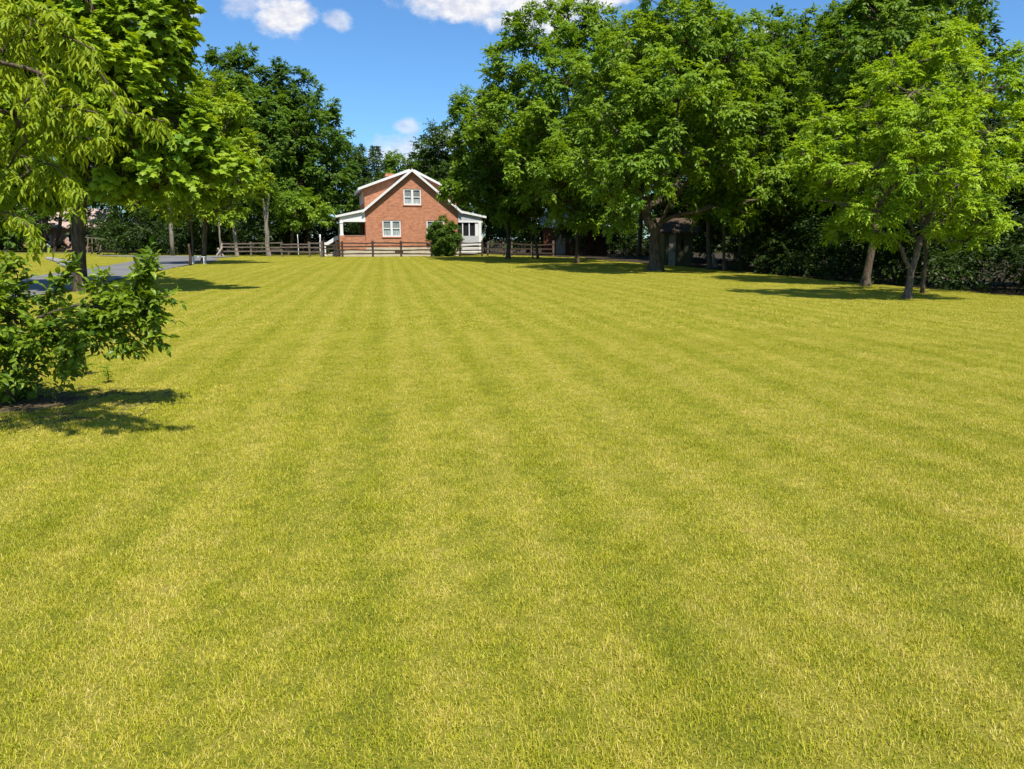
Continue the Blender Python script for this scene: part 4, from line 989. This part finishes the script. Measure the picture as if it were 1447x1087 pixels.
# pale boards stacked by the trunk
bxx, byy = P(1010, 372, 45.5)[0], 45.5
bd = thing('board_stack', 'small stack of pale boards leaning beside the trunk right of the shed', 'boards', (bxx, byy, float(gz(bxx, byy))))
for q in range(4):
    m_ = MB(); m_.beam((-.12+.09*q, .02*q, -.03), (-.08+.07*q, .22, .95-.17*q), .085, .03, .0, None, 1); m_.build('board', M['pale_wood'], bd)

# ----------------------------------------------------------------- near left: overhanging cherry and the shrub
def near_plant(name, label, cat, loc, stems, arcs, leafmat, bark, leaf, wid, seed, K, dens, droop, hang, spr=.22, R=.1, lobes=(), nsp=9, rs=.16, cover=.6, tip=.006, up=.8, upbias=0.0):
    """arching twigs set with leaves; arcs = (start node px list ...)"""
    r = np.random.default_rng(seed); base = np.array(loc, float); root = thing(name, label, cat, tuple(base))
    sk = Skel((0, 0, 0)); ids = [0]
    for par, p in stems: ids.append(sk.path(ids[par], np.array(p)-base, 5, r, .05))
    pos, d, L, out, var = [], [], [], [], []
    for (px, py, Y, rp) in lobes:
        c = np.array(P(px, py, Y))-base; rad = rp*depth(Y, c[2])/FPX
        bi = min(range(2, len(sk.p)), key=lambda i: np.linalg.norm(sk.p[i]-c)+.5*max(0, sk.p[i][2]-c[2])); e = sk.path(bi, c, max(3, int(np.linalg.norm(sk.p[bi]-c)/.2)), r, .10, .15)
        p_, d_, L_, o_, v_, subs = lobe_sprays(r, [(c, rad)], rs, cover, nsp, spr, down=-.9, core=.45)
        for q, sp in subs: sk.path(e, sp, 2, r, .15, .1)
        pos.append(p_); d.append(d_); L.append(L_); out.append(o_); var.append(v_)
    for pl in arcs:
        pts = [np.array(P(*q))-base for q in pl]
        bi = min(range(2, len(sk.p)), key=lambda i: np.linalg.norm(sk.p[i]-pts[0])); a = sk.path(bi, pts[0], 3, r, .06); 
        for q in range(1, len(pts)):
            p0, p1 = pts[q-1], pts[q]; ln = np.linalg.norm(p1-p0); a = sk.path(a, p1, max(2, int(ln/.1)), r, .05)
            n = max(3, int(ln*dens)); tt = r.uniform(0, 1, n)
            pos.append(p0+(p1-p0)*tt[:, None]); dd = nrm((p1-p0)[None]*np.ones((n, 1)))*.6+r.normal(0, .5, (n, 3)); dd[:, 2] -= .15; d.append(nrm(dd)); L.append(spr*r.uniform(.5, 1.0, n)); out.append(nrm(dd)); var.append(np.clip(r.normal(.6, .15, n), 0, 1))
    m_ = MB(); sk.build(m_, R, tip*2, flare=1.3, thick=.02, sides=9); m_.build('trunk' if cat == 'tree' else 'stem', bark, root, True)
    pos = np.concatenate(pos); d = np.concatenate(d); L = np.concatenate(L); out = np.concatenate(out); var = np.concatenate(var)
    d[:, 2] += upbias; d = nrm(d)
    p_, dd_, n_, s_, a_ = spray_leaves(r, pos, d, L, K, leaf, droop, up, .5, .5, out, hang, var)
    obj('crown' if cat == 'tree' else 'foliage', leaf_mesh('leaves', p_, dd_, n_, s_, wid, T_LANCE, leafmat, a_), root)
    return root
near_plant('cherry_tree', 'near tree at the left picture edge with drooping narrow yellow green leaves overhead', 'tree', (-4.9, 4.4, 0),
    [(0, (-4.8,5.35,1.3)), (1, (-4.4,5.25,2.3)), (2, (-4.0,5.2,3.1)), (1, (-4.1,5.35,1.95)), (1, (-4.1,5.5,1.65))],
    [[(70,50,5.2),(130,85,5.1),(180,160,5.0),(232,172,5.0)], [(30,20,5.2),(90,50,5.1),(135,72,5.1)], [(40,150,5.2),(100,150,5.1),(140,160,5.0)], [(30,220,5.3),(80,235,5.2),(108,275,5.1)],
     [(10,300,5.3),(40,320,5.2),(50,352,5.2)], [(0,30,5.2),(45,5,5.2),(90,20,5.1)], [(60,190,5.2),(120,195,5.1),(150,200,5.0)]],
    M['leaf_cherry'], M['bark_tan'], .062, .27, 101, 9, 60, .5, .7, .13, .022,
    lobes=[(10,75,5.3,50),(60,105,5.2,36),(20,165,5.3,50),(82,178,5.2,30),(112,150,5.1,14),(5,250,5.4,36),(62,235,5.3,18),(-50,120,5.5,75),(-75,250,5.5,60),(40,45,5.3,26),(-30,20,5.4,55),(-15,320,5.4,24)], rs=.12, cover=.55, nsp=7)
near_plant('leafy_shrub', 'low arching leafy shrub over bare mulch at the left lawn edge', 'shrub', (-5.05, 7.25, 0),
    [(0, (-4.9,7.2,.35)), (1, (-4.55,7.1,.85)), (1, (-5.0,7.3,.95)), (2, (-4.1,7.0,.98)), (1, (-5.5,7.4,.8)), (4, (-3.7,6.95,.95))],
    [[(120,440,7.1),(175,420,7.0),(205,395,7.0),(216,372,7.0)], [(150,445,7.0),(200,430,6.9),(240,418,6.9)], [(120,450,7.0),(165,470,6.9),(190,500,6.9)], [(60,440,7.2),(85,400,7.1),(95,380,7.1)], [(180,425,7.0),(196,395,6.95),(212,366,6.9)], [(130,430,7.0),(140,405,7.0),(150,392,7.0)], [(170,440,7.0),(215,455,6.9),(222,480,6.9)],
     [(20,430,7.2),(25,390,7.1),(10,362,7.1)], [(100,470,7.0),(108,505,6.9)], [(60,480,7.1),(90,500,7.0),(95,525,7.0)]],
    M['leaf_shrub'], M['bark_brown'], .085, .46, 102, 6, 62, .12, .05, .17, .035,
    lobes=[(22,448,7.2,36),(65,474,7.1,26),(108,466,7.1,22),(148,458,7.0,19),(190,452,7.0,19),(30,490,7.2,38),(80,485,7.1,24),(125,470,7.0,18),(165,455,7.0,18),(-8,412,7.2,32),(-20,440,7.2,45),(25,560,7.3,22),(-15,540,7.3,40),(12,535,7.2,30),(-40,470,7.3,60),(-50,400,7.3,55),(206,440,6.9,12),(45,525,7.2,20)], rs=.14, cover=.5, nsp=7, up=.8, upbias=.35)
def sapling(label, px, py, h, seed):
    x, y = G(px, py); r = np.random.default_rng(seed); root = thing('seedling', label, 'plant', (x, y, float(gz(x, y))-.01), 0, 'seedlings under the shrub')
    m_ = MB(); m_.tube([(0,0,0),(.02,0,h*.5),(.0,.01,h)], [.008,.006,.003], 5); m_.build('stem', M['bark_brown'], root, True)
    n = 9; pos = np.stack([np.zeros(n), np.zeros(n), np.linspace(h*.35, h, n)], 1); a = np.arange(n)*2.4
    ld = np.stack([np.cos(a), np.sin(a), np.full(n, .5)], 1); nm = np.stack([-.4*np.cos(a), -.4*np.sin(a), np.ones(n)], 1)
    obj('leaves', leaf_mesh('leaves', pos, ld, nm, np.full(n, h*.5)*r.uniform(.8, 1.2, n), .42, T_LANCE, M['leaf_shrub'], r.uniform(.4, .9, n)), root)
sapling('taller broken-stemmed seedling with bright leaves under the shrub', 121, 530, .34, 111); sapling('small rosette of bright leaves on the grass right of the seedling', 152, 541, .2, 112); sapling('low green seedling between the shrub base and its neighbours', 90, 548, .22, 113)
# twigs and dead leaves on the mulch
rt = np.random.default_rng(120); mb = MB()
for q in range(420):
    a = rt.uniform(0, 6.28); rr = math.sqrt(rt.random()); x = -4.9+1.6*rr*math.cos(a); y = 6.95+1.0*rr*math.sin(a); a2 = rt.uniform(0, PI); l = rt.uniform(.05, .28); z = float(gz(x, y))+.008
    mb.tube([(x, y, z), (x+l*.5*math.cos(a2), y+l*.5*math.sin(a2), z+rt.uniform(0, .02)), (x+l*math.cos(a2+.25), y+l*math.sin(a2+.25), z)], [.004, .0035, .002], 4)
tl = mb.build('twig_litter', M['bark_tan'], None); tag(tl, 'scattered dead twigs on the mulch under the shrub', 'twigs', kind='stuff')

# ----------------------------------------------------------------- sky, sun, camera
SUN_DIR = Vector((.20, -.43, .88)).normalized()
el = math.asin(SUN_DIR.z); az = math.atan2(SUN_DIR.x, SUN_DIR.y)
w = bpy.data.worlds.new('World'); S.world = w; w.use_nodes = True
t = NT(w); bg = t.n['Background']
sky = t.node('ShaderNodeTexSky'); sky.sky_type = 'NISHITA'; sky.sun_disc = False; sky.sun_elevation = el; sky.sun_rotation = az
sky.air_density = 1.0; sky.dust_density = .2; sky.ozone_density = 3.0; sky.altitude = 200
tinted = t.mix(1.0, sky.outputs[0], (.56, .86, 1.10), 'MULTIPLY')
tc = t.node('ShaderNodeTexCoord').outputs['Generated']
sp = t.node('ShaderNodeSeparateXYZ'); t.link(tc, sp.inputs[0])
azn = t.math('MULTIPLY', t.math('ARCTAN2', sp.outputs[0], sp.outputs[1]), 57.29578)
eln = t.math('MULTIPLY', t.math('ARCSINE', sp.outputs[2]), 57.29578)
cmb = t.node('ShaderNodeCombineXYZ'); t.link(azn, cmb.inputs[0]); t.link(t.math('MULTIPLY', eln, 1.5), cmb.inputs[1])
n1 = t.noise(cmb.outputs[0], .42, 6, .6); n2 = t.noise(cmb.outputs[0], .9, 5, .6)
def az_el(px, py):
    d = Vector(ray(px, py)).normalized(); return math.degrees(math.atan2(d.x, d.y)), math.degrees(math.asin(d.z))
CLOUDS = [(396,20,50,34,1.0),(480,30,24,17,.62),(345,8,34,20,.5),(255,6,36,26,.55),(665,2,115,38,1.0),(765,8,105,62,1.0),(850,-10,60,40,1.0),(1083,47,32,20,.9),(577,180,22,14,.6),(634,196,36,20,.7),(572,214,60,28,.7),(1385,2,30,16,.4),(640,222,40,14,.4),(600,228,40,18,.5)]
mask = None; lowf = None
def blob(a0, e0, wa, we, dn):
    dx = t.math('DIVIDE', t.math('SUBTRACT', azn, a0), wa); dy = t.math('DIVIDE', t.math('SUBTRACT', eln, e0), we)
    q = t.math('SUBTRACT', 1.0, t.math('SQRT', t.math('ADD', t.math('MULTIPLY', dx, dx), t.math('MULTIPLY', dy, dy))))
    q = t.math('ADD', q, t.math('MULTIPLY', t.math('SUBTRACT', n1, .5), 1.9))
    q = t.math('MULTIPLY', t.ramp(q, -.06, .62), dn)
    return q, dy
shade = None
for px, py, wx, wy, dn in CLOUDS:
    a0, e0 = az_el(px, py); a1, e1 = az_el(px+wx, py-wy)
    q, dy = blob(a0, e0, abs(a1-a0), abs(e1-e0), dn)
    mask = q if mask is None else t.math('MAXIMUM', mask, q)
for a0, e0, wa, we in [(-75,18,14,5),(-110,30,18,7),(70,22,12,5),(110,35,20,8),(160,25,18,6),(-160,40,20,8),(40,48,14,6),(-30,52,12,5)]:
    q, dy = blob(a0, e0, wa, we, .9); mask = t.math('MAXIMUM', mask, q)
ccol = t.mix(t.ramp(n2, .35, .62), (4.6,4.8,5.6), (6.3,6.3,6.4))
fin = t.mix(mask, tinted, ccol)
t.link(fin, bg.inputs['Color']); bg.inputs['Strength'].default_value = .085
sl_ = bpy.data.lights.new('sun', 'SUN'); sl_.energy = 4.6; sl_.angle = math.radians(.53); sl_.color = (1.0, .955, .88)
so = bpy.data.objects.new('sun', sl_); link(so); so.rotation_euler = (-SUN_DIR).to_track_quat('-Z', 'Y').to_euler(); so.location = (0, 0, 40)
cam = bpy.data.cameras.new('camera'); cam.sensor_width = 36; cam.lens = 36*FPX/1447; cam.clip_end = 3000; cam.clip_start = .05
co = bpy.data.objects.new('camera', cam); link(co); co.location = (0, 0, EYE); co.rotation_euler = (PI/2-PITCH, 0, 0); S.camera = co
S.view_settings.view_transform = 'Standard'; S.view_settings.look = 'None'; S.view_settings.exposure = .85; S.view_settings.gamma = 1
S.cycles.max_bounces = 6; S.cycles.diffuse_bounces = 3; S.cycles.glossy_bounces = 2; S.cycles.transmission_bounces = 4; S.cycles.transparent_max_bounces = 4
S.cycles.use_denoising = True
